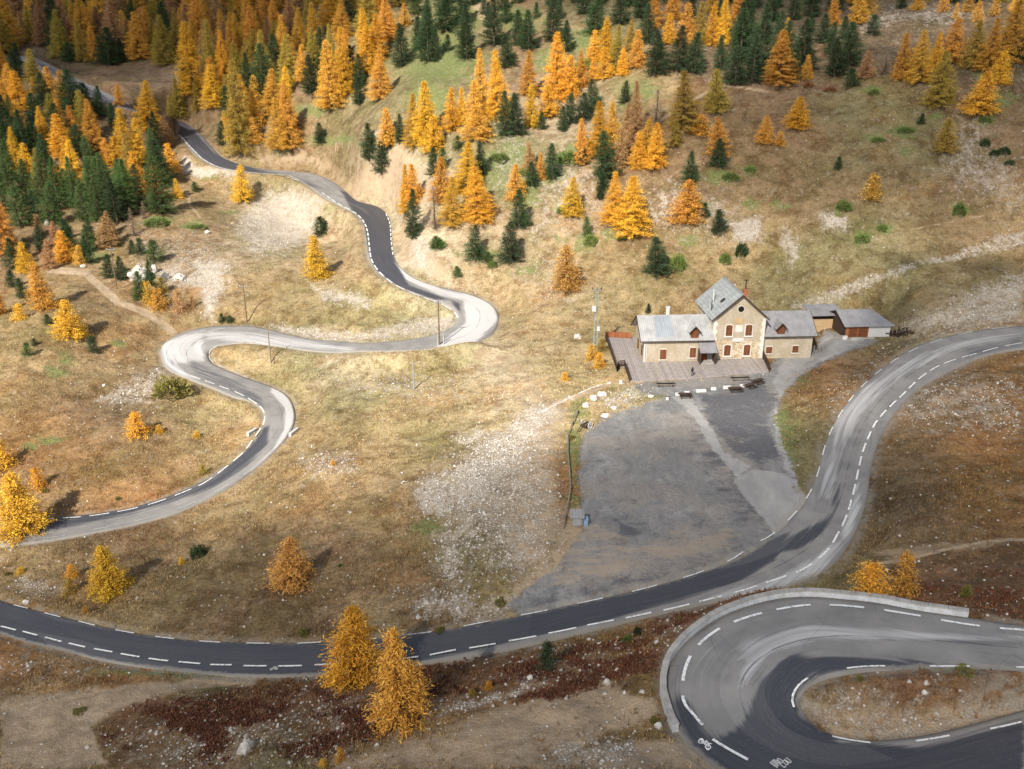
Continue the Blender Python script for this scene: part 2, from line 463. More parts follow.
# ------------------------------------------------------------------ ground colours and covers
S_, T_, B_, O_, R_, N_ = (.45,.35,.19), (.345,.25,.13), (.25,.165,.092), (.225,.19,.095), (.21,.11,.058), (.315,.18,.075)
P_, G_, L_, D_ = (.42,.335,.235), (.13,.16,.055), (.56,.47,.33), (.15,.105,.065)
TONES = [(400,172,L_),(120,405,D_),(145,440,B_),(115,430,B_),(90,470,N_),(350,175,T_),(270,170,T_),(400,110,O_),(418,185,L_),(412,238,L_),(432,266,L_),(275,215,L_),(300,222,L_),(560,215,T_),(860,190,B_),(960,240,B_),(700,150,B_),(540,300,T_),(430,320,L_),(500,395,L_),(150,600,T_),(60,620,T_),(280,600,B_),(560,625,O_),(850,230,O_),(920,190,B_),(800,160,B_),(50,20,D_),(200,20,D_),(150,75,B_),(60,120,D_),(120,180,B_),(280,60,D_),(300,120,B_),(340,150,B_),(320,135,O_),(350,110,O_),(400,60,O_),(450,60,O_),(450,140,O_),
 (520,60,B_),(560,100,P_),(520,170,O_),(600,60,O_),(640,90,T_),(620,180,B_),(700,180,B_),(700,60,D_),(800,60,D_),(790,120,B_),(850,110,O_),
 (850,160,O_),(760,170,B_),(930,150,O_),(980,130,B_),(1000,60,D_),(900,30,D_),(980,200,B_),(900,200,O_),(820,200,B_),(740,220,T_),(860,260,O_),
 (950,260,O_),(1010,220,T_),(800,290,O_),(900,300,O_),(700,260,T_),(640,230,B_),(600,260,T_),(560,250,T_),(560,300,S_),(620,300,S_),(650,290,T_),
 (520,250,P_),(480,270,T_),(440,260,P_),(400,180,P_),(380,160,L_),(330,150,B_),(280,150,B_),(220,190,T_),(200,230,T_),(250,240,P_),(300,230,L_),(330,240,T_),
 (280,280,T_),(330,260,T_),(300,310,O_),(360,310,S_),(230,300,T_),(180,230,B_),(30,250,B_),(80,270,T_),(30,300,T_),(90,310,B_),(130,330,T_),(40,340,T_),(100,370,T_),
 (30,390,T_),(80,400,B_),(140,390,T_),(200,400,S_),(40,430,N_),(120,450,T_),(180,440,T_),(220,430,S_),(100,470,N_),(160,475,N_),(60,490,B_),(30,560,T_),
 (80,560,B_),(150,550,B_),(200,540,T_),(120,590,T_),(30,590,T_),(200,600,B_),(250,560,B_),(260,620,B_),(230,500,T_),(300,440,T_),(280,400,S_),
 (330,500,T_),(330,400,O_),(400,380,S_),(350,370,L_),(430,370,S_),(500,370,L_),(460,400,S_),(400,430,S_),(450,440,O_),(350,450,T_),(340,560,B_),
 (300,590,T_),(400,520,T_),(380,600,T_),(300,630,B_),(450,480,T_),(480,560,O_),(520,500,P_),(520,420,S_),(540,350,S_),(580,370,S_),
 (560,410,S_),(600,400,S_),(572,480,N_),(560,540,P_),(500,590,T_),(430,600,B_),
 (840,390,N_),(800,430,O_),(850,360,B_),(790,460,O_),(880,330,O_),(950,330,P_),(900,400,B_),(960,400,B_),(1010,380,N_),(900,450,B_),(980,450,N_),
 (1000,520,N_),(900,510,D_),(940,540,B_),(1000,560,D_),(920,580,R_),(1000,600,R_),(870,560,O_),(860,540,B_),
 (50,660,B_),(120,670,N_),(20,640,N_),(200,680,O_),(60,700,T_),(40,750,T_),(150,710,R_),(250,700,R_),(330,720,R_),(200,750,B_),(300,750,O_),
 (450,670,R_),(500,680,R_),(560,660,R_),(620,640,N_),(680,620,R_),(600,690,B_),(520,710,N_),(450,740,T_),(380,760,T_),(560,740,B_),(640,740,T_),
 (600,720,B_),(640,710,N_),(700,769,P_),(850,700,B_),(900,690,R_),(960,690,R_),(850,725,N_),(950,712,N_),(1010,690,R_),(840,690,B_),(60,330,T_)]
def tone_at(U, V):
    acc = np.zeros(U.shape + (3,), np.float32); w = np.zeros(U.shape, np.float32)
    u = U.ravel(); v = V.ravel(); acc = acc.reshape(-1, 3); w = w.ravel()
    cs = np.array([[a, b, *c] for a, b, c in TONES])
    for i in range(0, len(u), 60000):
        du = u[i:i + 60000, None] - cs[None, :, 0]; dv = (v[i:i + 60000, None] - cs[None, :, 1]) * 1.35
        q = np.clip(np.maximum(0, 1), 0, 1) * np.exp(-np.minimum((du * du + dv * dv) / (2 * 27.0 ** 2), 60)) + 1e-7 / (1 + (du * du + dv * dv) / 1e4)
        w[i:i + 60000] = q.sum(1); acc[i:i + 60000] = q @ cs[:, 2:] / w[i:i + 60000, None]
    return acc

SCREE = [([(183,158),(202,168),(245,174),(240,178),(195,178),(180,170)],3,1.05),([(430,475),(470,450),(505,428),(535,400),(562,412),(553,440),(552,500),(545,560),(512,592),(478,560),(450,545),(428,512)],14,.52),
 ([(412,486),(420,515),(445,519),(480,505),(520,470),(545,430),(560,415),(535,405),(500,430),(450,470),(425,480)],7,.95),
 ([(450,440),(480,428),(500,430),(470,446)],4,.8),([(436,535),(460,530),(470,560),(455,590),(440,570)],8,.7),([(410,590),(470,585),(480,612),(430,622)],8,.6),
 ([(236,230),(246,205),(270,188),(300,192),(322,200),(316,228),(290,248),(255,250)],7,.95),([(252,200),(262,188),(290,185),(280,200)],5,.8),
 ([(196,262),(214,258),(222,262),(224,290),(214,318),(206,316),(200,300),(192,282)],4,.95),([(160,270),(178,266),(200,275),(196,286),(165,284)],5,.9),
 ([(272,326),(330,330),(395,336),(392,342),(330,340),(290,334)],4,.9),([(385,325),(450,314),(455,322),(438,334),(400,338),(360,338)],5,.85),
 ([(310,284),(340,288),(372,298),(366,306),(330,304)],5,.8),([(788,302),(850,282),(920,262),(985,240),(1024,230),(1024,246),(980,254),(920,268),(862,292),(800,310)],2,.55),
 ([(902,330),(918,314),(950,304),(976,292),(1000,278),(1024,276),(1024,322),(960,326),(908,336)],6,.66),([(820,212),(848,214),(850,228),(828,228)],4,.9),
 ([(734,220),(762,215),(764,240),(738,244)],4,.9),([(950,125),(985,118),(1020,170),(1024,210),(960,190),(935,170)],14,.38),([(660,190),(720,200),(760,230),(700,236),(640,220)],14,.5),
 ([(560,150),(590,170),(600,240),(560,230),(530,240),(525,225)],14,.45),([(520,265),(560,260),(600,300),(540,310)],14,.3),([(415,235),(432,240),(430,275),(415,268)],5,.8),
 ([(788,225),(800,250),(792,262),(782,245)],5,.7),([(100,398),(130,380),(160,366),(172,374),(150,400),(120,410)],7,.6),([(70,585),(20,580),(0,590),(40,600)],5,.5),
 ([(860,15),(900,8),(970,10),(960,22),(900,20),(862,35)],6,.5),([(440,612),(520,590),(512,615),(470,624)],6,.5),([(600,395),(632,385),(650,398),(606,410)],6,.7),
 ([(300,450),(350,455),(352,480),(310,476)],8,.5),([(310,380),(400,372),(470,385),(460,400),(360,392)],10,.35),([(820,400),(850,380),(880,350),(910,340),(900,352),(862,392),(840,420)],8,.25),
 ([(750,700),(800,690),(1024,672),(1024,712),(880,740)],6,.3),([(100,740),(250,720),(330,690),(430,700),(400,740),(250,769),(150,769)],12,.30),([(0,640),(120,665),(100,680),(0,680)],8,.2),
 ([(330,700),(470,690),(540,650),(600,640),(690,600),(700,610),(640,660),(520,700),(400,740)],10,.22),([(460,700),(530,690),(520,700),(440,715)],4,.7),([(560,738),(640,735),(630,769),(540,769)],12,.5),
 ([(880,380),(960,375),(1024,380),(1024,435),(960,430),(890,420)],10,.38),([(500,120),(520,120),(520,180),(495,200)],10,.4),([(130,235),(230,240),(240,300),(140,280)],12,.35)]
DIRT = [([(520,440),(545,405),(565,410),(556,500),(548,560),(515,585),(505,520)],12,.75),([(0,702),(60,692),(150,682),(225,675),(268,677),(250,685),(185,690),(128,708),(92,726),(108,769),(0,769)],5,1),([(330,760),(420,738),(520,704),(600,684),(655,694),(664,712),(600,735),(560,769),(330,769)],8,.85),
 ([(560,769),(575,748),(640,738),(684,738),(724,769)],6,.9),([(560,528),(590,514),(640,538),(720,523),(742,538),(690,556),(640,566),(560,580),(545,575)],8,.8),
 ([(398,220),(415,240),(432,255),(452,278),(430,280),(402,264)],5,.8),([(345,188),(372,152),(400,150),(432,176),(440,190),(420,205),(400,205),(375,203)],8,.75),([(228,160),(290,150),(330,160),(340,172),(300,168),(240,164)],5,.6),
 ([(180,166),(208,164),(245,173),(240,176),(200,176),(186,170)],3,.95),([(440,205),(600,100),(640,80),(700,62),(640,95),(560,140),(500,190)],8,.25),([(536,560),(600,548),(640,570),(560,590),(500,600)],10,.8),
 ([(860,550),(905,548),(950,540),(1024,536),(1024,542),(950,552),(900,562)],3,.5),([(800,690),(830,735),(920,738),(1024,712),(1024,700),(900,715),(830,705)],6,.8),
 ([(200,60),(150,60),(120,70),(105,85),(150,100),(180,95)],10,.35),([(480,345),(520,352),(560,400),(540,420),(500,378),(450,352)],9,.5),([(470,0),(482,30),(500,40),(490,0)],5,.6)]
DIRTL = [([(50,270),(85,272),(105,290),(118,302),(145,312),(165,326),(172,332)],4,.9),([(870,564),(905,560),(940,551),(985,541),(1024,539)],1.6,.9),([(330,150),(380,132),(420,128),(480,112)],1.5,.7),
 ([(187,192),(190,205),(200,218)],1.2,.7),([(540,412),(565,400),(600,388),(612,382)],2.2,.8),([(640,200),(680,170),(700,160)],1.2,.5),([(560,184),(590,170),(660,120),(720,85),(768,92)],2.0,.45),([(870,240),(930,226),(1000,212)],1.2,.4)]
HEATH = [([(95,722),(150,702),(250,688),(330,690),(372,700),(400,700),(425,722),(380,742),(330,752),(240,765),(150,769),(108,752)],8,.75),
 ([(385,668),(500,656),(620,636),(700,602),(722,600),(678,650),(655,690),(600,686),(520,684),(440,698),(400,696)],7,.7),([(512,704),(560,685),(590,680),(596,690),(560,700),(520,712)],4,1),([(618,680),(640,676),(630,690),(612,690)],3,1),
 ([(880,682),(960,690),(1024,680),(1024,694),(960,702),(890,694)],4,.9),([(860,600),(900,565),(940,570),(1024,562),(1024,625),(970,612),(930,600)],8,.62),
 ([(780,70),(830,75),(845,90),(800,100)],5,.6),([(420,610),(300,615),(300,590),(360,570)],10,.3),([(570,195),(535,212),(560,218)],6,.5),([(440,590),(400,615),(360,618)],5,.5)]
GREEN = [(158,222,18,6),(195,227,11,4),(215,178,12,3),(205,178,9,3),(428,529,14,6),(48,441,10,4),(30,448,8,3),(68,360,10,4),(53,371,10,5),(440,60,40,26),(430,100,22,18),(500,170,26,22),(525,190,14,18),(545,60,18,14),(515,150,14,12),(330,140,34,4),(315,110,20,5),(280,150,12,5),
 (565,205,16,5),(585,242,12,9),(610,238,8,5),(722,177,20,8),(750,170,8,4),(860,235,8,6),(840,205,6,6),(885,228,8,5),(960,212,8,6),(878,139,9,4),(902,131,12,5),(870,92,10,4),(990,75,16,4),(575,450,7,36),(578,410,9,10),(572,500,7,12),(530,590,10,14),(545,575,6,8),(640,90,20,10),(590,40,20,15),
 (780,205,10,4),(700,205,10,4),(690,240,8,5),(678,262,12,8),(700,222,7,4),(755,205,9,5),(935,118,8,4),(905,150,8,5),(985,120,10,5),(948,128,6,4),(1000,100,14,10),(520,20,30,12),(460,20,20,20),(560,240,6,4),(120,345,8,3),(230,212,8,3),(950,665,26,4),(150,671,50,3),(540,725,40,8),(780,440,12,30),(20,630,10,3),(550,170,14,12),(575,150,12,10),(630,105,14,8),(480,255,18,6),(530,270,10,5),(95,255,12,6),(800,380,10,8),(660,398,30,6),(630,392,20,5)]
LOT = [(583,432),(604,416),(640,404),(668,398),(640,392),(634,382),(694,377),(736,374),(768,371),(772,362),(795,350),(818,345),(824,330),(845,334),(880,340),(872,345),(850,352),(820,364),(797,380),(782,398),(777,420),(785,450),(800,490),(812,505),(765,552),(692,577),(640,590),(520,616),(506,604),(556,566),(583,532),(578,480)]
DARK = [([(700,394),(760,384),(776,394),(772,430),(782,456),(760,466),(748,462),(728,446),(705,414)],6,.9),([(745,400),(765,395),(770,420),(758,440),(742,425)],4,1),([(615,520),(650,525),(660,535),(625,538)],5,.6),([(690,520),(704,520),(702,528),(690,528)],3,.7),([(672,392),(770,380),(760,392),(690,402)],4,.5),([(700,420),(740,470),(765,520),(740,528),(720,500),(690,440)],9,.45),([(520,612),(600,595),(700,570),(740,545),(690,560),(600,580),(540,590)],8,.35),([(612,510),(640,500),(630,515)],6,.4)]
PALE = [([(733,480),(752,470),(775,472),(800,482),(810,496),(795,516),(776,536),(768,524),(748,502)],3,1),([(670,397),(690,397),(714,430),(724,452),(752,466),(738,478),(720,458),(706,440),(695,418)],3,.85),([(640,385),(690,388),(720,384),(730,390),(690,394),(655,392)],3,.4),([(790,352),(815,346),(830,334),(868,340),(815,366),(792,385),(780,398),(772,384),(780,362)],5,.8),([(775,396),(785,440),(800,480),(790,480),(775,450)],4,.7)]

U, V, D = project(np.stack([GX, GY, SUR], -1))
def stack(lst, U, V, grow=1.0):
    out = np.zeros(U.shape, np.float32)
    for poly, f, s in lst: out = np.maximum(out, poly_mask(U, V, poly, f * grow) * s)
    return out
def covers(U, V):
    m = {}
    wu = fbm(GX, GY, 9, 4, 51) * 16 + fbm(GX, GY, 2.5, 3, 52) * 5; wv = fbm(GX, GY, 9, 4, 61) * 11 + fbm(GX, GY, 2.5, 3, 62) * 4
    Uw, Vw = U + wu, V + wv
    m['scree'] = stack(SCREE, Uw, Vw, 1.7) * .92; m['dirt'] = stack(DIRT, Uw, Vw, 1.3); pn = fbm(GX + .8 * GY, GY * .55 - .3 * GX, 3.6, 4, 95) + .6 * fbm(GX, GY, 1.2, 3, 96)
    m['heath'] = stack(HEATH, Uw, Vw, 2.2) * (.25 + .75 * sstep(-.06, .10, pn))
    for l, h, s in DIRTL: m['dirt'] = np.maximum(m['dirt'], line_mask(U + wu * .15, V + wv * .15, l, h * 1.2, 1.3) * (s + .15))
    g = np.zeros(U.shape, np.float32)
    for (a, b, rx, ry) in GREEN:
        q = ((Uw - a) / rx) ** 2 + ((Vw - b) / ry) ** 2
        g = np.maximum(g, np.exp(-np.minimum(q, 20) * 0.75))
    m['green'] = g
    m['lot'] = poly_mask(U + wu * .35, V + wv * .3, LOT, 9); m['dark'] = stack(DARK, U + wu * .3, V + wv * .3, 1.3); m['pale'] = stack(PALE, U + wu * .12, V + wv * .12)
    return m
CV = covers(U, V)
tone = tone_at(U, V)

def ground_material():
    s = NT('mountain_ground', 0.95)
    p = s.coord('Object')
    warp = s.n('ShaderNodeVectorMath', operation='MULTIPLY_ADD')
    nv = s.noise(p, 0.35, 3, out='Color'); s.lk(nv, warp.inputs[0]); warp.inputs[1].default_value = (1.6, 1.6, 0); s.lk(p, warp.inputs[2])
    pw = warp.outputs[0]
    nf = s.noise(p, 2.4, 4, 0.65)      # tufts
    nm_ = s.noise(p, 0.5, 5, 0.62)     # patches of metres
    nl = s.noise(p, 0.09, 4, 0.6)
    tuft = s.noise(s.mapping(p, (1, 1, 1)), 6.0, 2, 0.7)
    c = s.attr('tone', 'Color')
    # dry grass: straw tips, brown gaps, olive patches
    c = s.mix(s.mr(nl, .42, .60, 0, .6), c, s.mix(1.0, c, (.66, .70, .60), 'MULTIPLY'))
    n2 = s.noise(s.mapping(pw, (1, 1, 1), (0, 0, .4)), 0.22, 6, 0.72)
    c = s.mix(s.mr(n2, .50, .60, 0, .75), c, s.mix(1.0, c, (.62, .52, .43), 'MULTIPLY'))
    n3 = s.noise(s.mapping(p, (1, 1, 1), (0, 0, .9)), 0.045, 5, 0.65)
    c = s.mix(s.mr(n3, .50, .62, 0, .7), c, s.mix(1.0, c, (.70, .76, .60), 'MULTIPLY'))
    c = s.mix(s.mr(n3, .46, .36, 0, .6), c, s.mix(1.0, c, (1.0, .80, .62), 'MULTIPLY'))
    c = s.mix(s.mr(n2, .46, .38, 0, .5), c, s.mix(1.0, c, (1.3, 1.27, 1.25), 'MULTIPLY'))
    c = s.mix(s.mr(nm_, .47, .62, 0, .6), c, s.mix(1.0, c, (.55, .47, .40), 'MULTIPLY'))
    c = s.mix(s.mr(nf, .49, .62, 0, .5), c, s.mix(1.0, c, (.50, .42, .34), 'MULTIPLY'))
    c = s.mix(s.mr(nf, .48, .36, 0, .5), c, s.mix(1.0, c, (1.4, 1.36, 1.3), 'MULTIPLY'))
    c = s.mix(s.mr(tuft, .52, .64, 0, .6), c, s.mix(1.0, c, (.42, .38, .32), 'MULTIPLY'))
    def cover(name, amp, sharp, nz):
        a = s.attr(name)
        v = s.math('ADD', a, s.math('MULTIPLY', s.math('SUBTRACT', nz, 0.5), amp))
        return s.mr(v, 0.5 - sharp, 0.5 + sharp)
    # green turf
    gcol = s.ramp(nf, [(.36, (.20, .23, .07)), (.5, (.125, .165, .05)), (.66, (.08, .10, .04))])
    c = s.mix(s.math('MULTIPLY', cover('green', 2.2, .35, nm_), .74), c, gcol)
    # dirt
    dcol = s.ramp(nm_, [(.3, (.47, .36, .245)), (.55, (.38, .28, .18)), (.75, (.26, .19, .115))])
    dcol = s.mix(s.mr(tuft, .58, .7, 0, .5), dcol, (.16, .11, .07))
    c = s.mix(cover('dirt', 1.6, .3, nm_), c, dcol)
    lotd = s.mr(s.math('ADD', s.attr('dirt'), s.math('MULTIPLY', s.math('SUBTRACT', s.noise(s.mapping(p, (.5, 1.6, 1)), .35, 6, .7), .5), 4.2)), .45, 1.1)
    # heather and bilberry
    hcol = s.ramp(nf, [(.36, (.24, .12, .07)), (.46, (.15, .06, .04)), (.54, (.09, .04, .03)), (.64, (.16, .12, .06))])
    c = s.mix(s.math('MULTIPLY', cover('heath', 2.4, .22, s.noise(s.mapping(pw, (1.3, .6, 1), (0, 0, .5)), 0.5, 7, 0.75)), .85), c, hcol)
    # stones and scree
    v1 = s.voro(pw, 1.7, 'Color'); vd = s.voro(pw, 1.7, 'Distance')
    v2 = s.voro(p, 4.5, 'Color'); vd2 = s.voro(p, 4.5, 'Distance')
    sep = s.n('ShaderNodeSeparateColor'); s.lk(v1, sep.inputs[0]); sep2 = s.n('ShaderNodeSeparateColor'); s.lk(v2, sep2.inputs[0])
    scol = s.mix(sep2.outputs[0], (.70, .64, .56), (.43, .365, .285))
    scol = s.mix(s.mr(vd2, .35, .7, 0, .6), scol, (.25, .20, .15))
    scol = s.mix(s.mr(nm_, .50, .68, 0, .6), scol, (.30, .235, .15))
    sm = s.math('MULTIPLY', cover('scree', 3.0, .42, s.noise(s.mapping(pw, (1.3, .7, 1), (0, 0, -.5)), .6, 7, 0.8)), .9)
    c = s.mix(sm, c, scol)
    # single pale stones anywhere, denser near scree
    dens = s.mr(s.attr('scree'), 0, .6, .965, .80)
    st = s.math('MULTIPLY', s.math('GREATER_THAN', sep.outputs[1], dens), s.mr(vd, .24, .16))
    c = s.mix(s.math('MULTIPLY', st, s.mr(s.attr('lot'), .3, .6, .85, 0)), c, (.62, .58, .52))
    # car park: crushed grey stone, patched tarmac, concrete
    lotn = s.noise(s.mapping(p, (1.5, .6, 1), (0, 0, -.35)), 0.30, 7, 0.68, dist=.8)
    lcol = s.ramp(lotn, [(.34, (.245, .237, .226)), (.5, (.19, .186, .18)), (.66, (.135, .133, .133))])
    lcol = s.mix(s.mr(tuft, .5, .66, 0, .55), lcol, (.33, .315, .295))
    lcol = s.mix(s.mr(n2, .53, .66, 0, .5), lcol, (.34, .33, .315))
    lcol = s.mix(s.mr(nl, .45, .62, 0, .45), lcol, (.30, .25, .205))
    lcol = s.mix(s.mr(nf, .50, .64, 0, .5), lcol, (.12, .12, .12))
    lcol = s.mix(s.math('MULTIPLY', lotd, .6), lcol, s.mix(.45, dcol, (.30, .26, .22)))
    lcol = s.mix(s.math('MULTIPLY', cover('dark', 3.4, .42, s.noise(s.mapping(pw, (1, 1.4, 1)), .3, 7, .72)), .85), lcol, s.ramp(nf, [(.3, (.105, .105, .115)), (.7, (.06, .062, .072))]))
    lcol = s.mix(cover('pale', 1.9, .22, s.noise(pw, .7, 6, .7)), lcol, s.ramp(lotn, [(.35, (.35, .34, .325)), (.65, (.26, .253, .243))]))
    c = s.mix(cover('lot', 1.7, .2, s.noise(pw, .6, 6, .72)), c, lcol)
    # worn verge of grit along the road edges
    vg = s.math('MULTIPLY', s.mr(s.attr('roadd'), 1.6, .5), s.mr(nm_, .38, .58))
    c = s.mix(s.math('MULTIPLY', vg, .6), c, (.30, .27, .22))
    s.col(c)
    h = s.math('ADD', s.math('MULTIPLY', nf, .5), s.math('ADD', s.math('MULTIPLY', nm_, 1.0), s.math('MULTIPLY', tuft, .35)))
    h = s.math('SUBTRACT', h, s.math('MULTIPLY', s.math('MULTIPLY', sm, vd2), .5))
    h = s.math('MULTIPLY', h, s.mr(s.attr('lot'), .3, .7, 1, .12))
    s.bump(h, .9, .38)
    return s.m
M_GROUND = ground_material()
idx = np.arange(NR * NC).reshape(NR, NC)
quads = np.stack([idx[:-1, :-1], idx[:-1, 1:], idx[1:, 1:], idx[1:, :-1]], -1).reshape(-1, 4)
terrain = mesh_np('terrain', np.stack([GX, GY, BED], -1).reshape(-1, 3), quads, [M_GROUND], smooth=True)
tag(terrain, 'mountain slopes of dry grass, heather and scree around the roads', kind='structure')
for k in ('scree', 'dirt', 'heath', 'green', 'lot', 'dark', 'pale'): attr_f(terrain.data, k, CV[k])
attr_f(terrain.data, 'roadd', ROADD)
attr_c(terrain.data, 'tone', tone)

# ------------------------------------------------------------------ road sheets
WET = {  # darker relaid tarmac and wheel tracks, traced
 'A': [([(0,500),(60,512),(130,505),(180,490),(215,476),(236,458),(250,444),(262,425),(270,425),(270,445),(246,468),(215,488),(180,500),(130,515),(60,530),(0,540)],5,.75),
       ([(185,360),(195,358),(215,370),(245,384),(262,397),(268,410),(258,408),(230,392),(195,378)],4,.5),
       ([(340,190),(395,200),(395,262),(410,285),(430,292),(460,303),(462,318),(450,300),(425,300),(392,290),(372,268),(365,235)],4,.85),
       ([(0,40),(60,70),(110,98),(180,115),(215,150),(260,168),(300,178),(330,190),(300,186),(210,172),(180,140),(100,110)],6,.75)],
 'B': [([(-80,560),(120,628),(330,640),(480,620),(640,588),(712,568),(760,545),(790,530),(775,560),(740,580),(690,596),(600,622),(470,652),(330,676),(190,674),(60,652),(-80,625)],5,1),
       ([(770,555),(800,550),(822,535),(838,505),(842,490),(835,505),(822,520),(800,530),(775,545)],4,.8),([(830,520),(838,500),(843,470),(852,440),(868,410),(900,375),(940,352),(930,352),(890,378),(858,415),(842,450),(836,480),(830,500)],4,.55),
       ([(865,470),(872,440),(885,415),(900,398),(890,400),(875,425),(865,450)],3,.5),([(960,348),(1024,336),(1024,348),(970,358)],4,.5)],
 'C': [([(790,655),(870,658),(1024,668),(1024,675),(860,668),(812,675),(800,690),(800,715),(840,742),(920,748),(1024,720),(1024,820),(700,820),(690,745),(720,740),(745,720),(752,700),(760,680)],9,1),
       ([(668,690),(690,700),(705,730),(760,769),(700,769),(680,735)],8,.8),([(880,636),(960,638),(1024,640),(1024,648),(950,645),(880,642)],4,.5),([(668,700),(672,660),(700,625),(760,605),(765,608),(705,633),(680,665),(676,700)],3,.45),([(800,700),(780,690),(775,660),(800,655),(850,662)],9,.6)]}
LIGHTP = {'A': [([(272,384),(292,398),(296,420),(288,442),(262,468),(240,484),(250,470),(272,450),(284,430),(284,408),(270,392)],3,.9),([(160,344),(185,334),(205,332),(200,345),(175,350),(172,362),(190,374),(200,380),(180,376),(164,364)],3,.8),([(205,330),(260,332),(360,348),(350,352),(250,345),(205,340)],4,.7),([(180,340),(205,340),(205,362),(175,365),(165,350)],5,.8),([(462,292),(492,302),(500,320),(470,348),(430,352),(450,335),(466,322)],4,1),([(395,262),(410,268),(440,288),(480,298),(470,302),(440,296),(405,280)],3,.9),([(200,505),(260,470),(285,440),(292,405),(295,430),(285,450),(240,490),(180,512),(90,534),(90,528)],4,.5)],
 'B': [([(835,420),(862,388),(900,362),(960,340),(1024,330),(1024,336),(960,350),(910,372),(870,410),(845,450),(830,500),(818,500),(822,460)],5,.6),([(840,540),(850,500),(858,480),(862,500),(852,535),(820,575),(740,600),(700,600),(780,575)],5,.7),([(0,600),(30,605),(40,620),(0,622)],8,.5)],
 'C': [([(700,650),(760,620),(860,622),(1024,632),(1024,640),(860,645),(790,640),(745,660),(735,700),(715,710),(690,690)],12,.35),([(740,640),(800,622),(900,630),(1024,636),(1024,642),(900,642),(820,640),(770,655),(745,690),(738,690)],6,.72),([(670,650),(700,625),(770,605),(860,606),(860,612),(780,614),(720,630),(690,655),(688,690),(700,720),(680,715)],6,.25)]}
def road_material():
    s = NT('road_tarmac', 0.75)
    uv = s.n('ShaderNodeUVMap', uv_map='track').outputs[0]
    p = s.coord('Object')
    st = s.noise(s.mapping(uv, (.05, 1.5, 1)), 1.0, 5, .6)     # streaks along the lanes
    st2 = s.noise(s.mapping(uv, (.14, 5.5, 1)), 1.0, 3, .6)
    big = s.noise(p, .28, 4, .6); fine = s.noise(p, 5, 3, .7)
    base = s.ramp(big, [(.3, (.285, .272, .255)), (.5, (.24, .23, .218)), (.72, (.19, .183, .176))])
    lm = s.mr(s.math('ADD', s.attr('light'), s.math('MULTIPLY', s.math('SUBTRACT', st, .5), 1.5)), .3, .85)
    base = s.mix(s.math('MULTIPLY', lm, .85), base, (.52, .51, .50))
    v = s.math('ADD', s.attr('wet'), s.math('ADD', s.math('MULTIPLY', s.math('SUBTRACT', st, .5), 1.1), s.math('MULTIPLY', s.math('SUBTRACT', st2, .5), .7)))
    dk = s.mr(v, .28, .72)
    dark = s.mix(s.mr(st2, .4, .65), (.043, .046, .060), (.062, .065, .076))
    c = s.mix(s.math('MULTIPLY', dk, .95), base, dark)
    c = s.mix(s.mr(fine, .55, .75, 0, .25), c, (.26, .25, .24))
    lat = s.attr('lat'); wob = s.math('MULTIPLY', s.math('SUBTRACT', s.noise(p, .12, 3), .5), .03)
    seam = s.math('LESS_THAN', s.math('ABSOLUTE', s.math('SUBTRACT', s.math('ADD', lat, wob), .56)), .007)
    c = s.mix(s.math('MULTIPLY', seam, s.mr(big, .40, .55, .15, .65)), c, (.035, .035, .04))
    c = s.mix(s.mr(st2, .60, .70, 0, .4), c, s.mix(1.0, c, (.6, .6, .62), 'MULTIPLY'))
    # ragged dusty edge
    e = s.attr('edge')
    ed = s.mr(s.math('ADD', e, s.math('MULTIPLY', s.math('SUBTRACT', s.noise(p, 1.3, 4), .5), 1.2)), .55, .95)
    c = s.mix(s.math('MULTIPLY', ed, .55), c, (.25, .225, .19))
    pv_ = s.voro(s.mapping(uv, (.035, .34, 1)), 1.0, 'Color', .9); ps = s.n('ShaderNodeSeparateColor'); s.lk(pv_, ps.inputs[0])
    c = s.mix(s.math('MULTIPLY', s.math('GREATER_THAN', ps.outputs[0], .74), .15), c, (.10, .10, .105))
    c = s.mix(s.math('MULTIPLY', s.math('LESS_THAN', ps.outputs[0], .16), .12), c, (.30, .29, .28))
    # cracks
    vn = s.n('ShaderNodeTexVoronoi', feature='DISTANCE_TO_EDGE'); vn.inputs['Scale'].default_value = .16; s.lk(s.mapping(p, (1, 1, 1)), vn.inputs['Vector'])
    ck = s.math('MULTIPLY', s.mr(vn.outputs['Distance'], .008, .002), s.mr(big, .45, .6))
    c = s.mix(s.math('MULTIPLY', ck, .3), c, (.04, .04, .045))
    s.col(c)
    s.lk(s.mr(dk, 0, 1, .8, .62), s.b.inputs['Roughness'])
    s.bump(fine, .25, .02)
    return s.m
M_ROAD = road_material()
NACR = 16
ROADS = {}
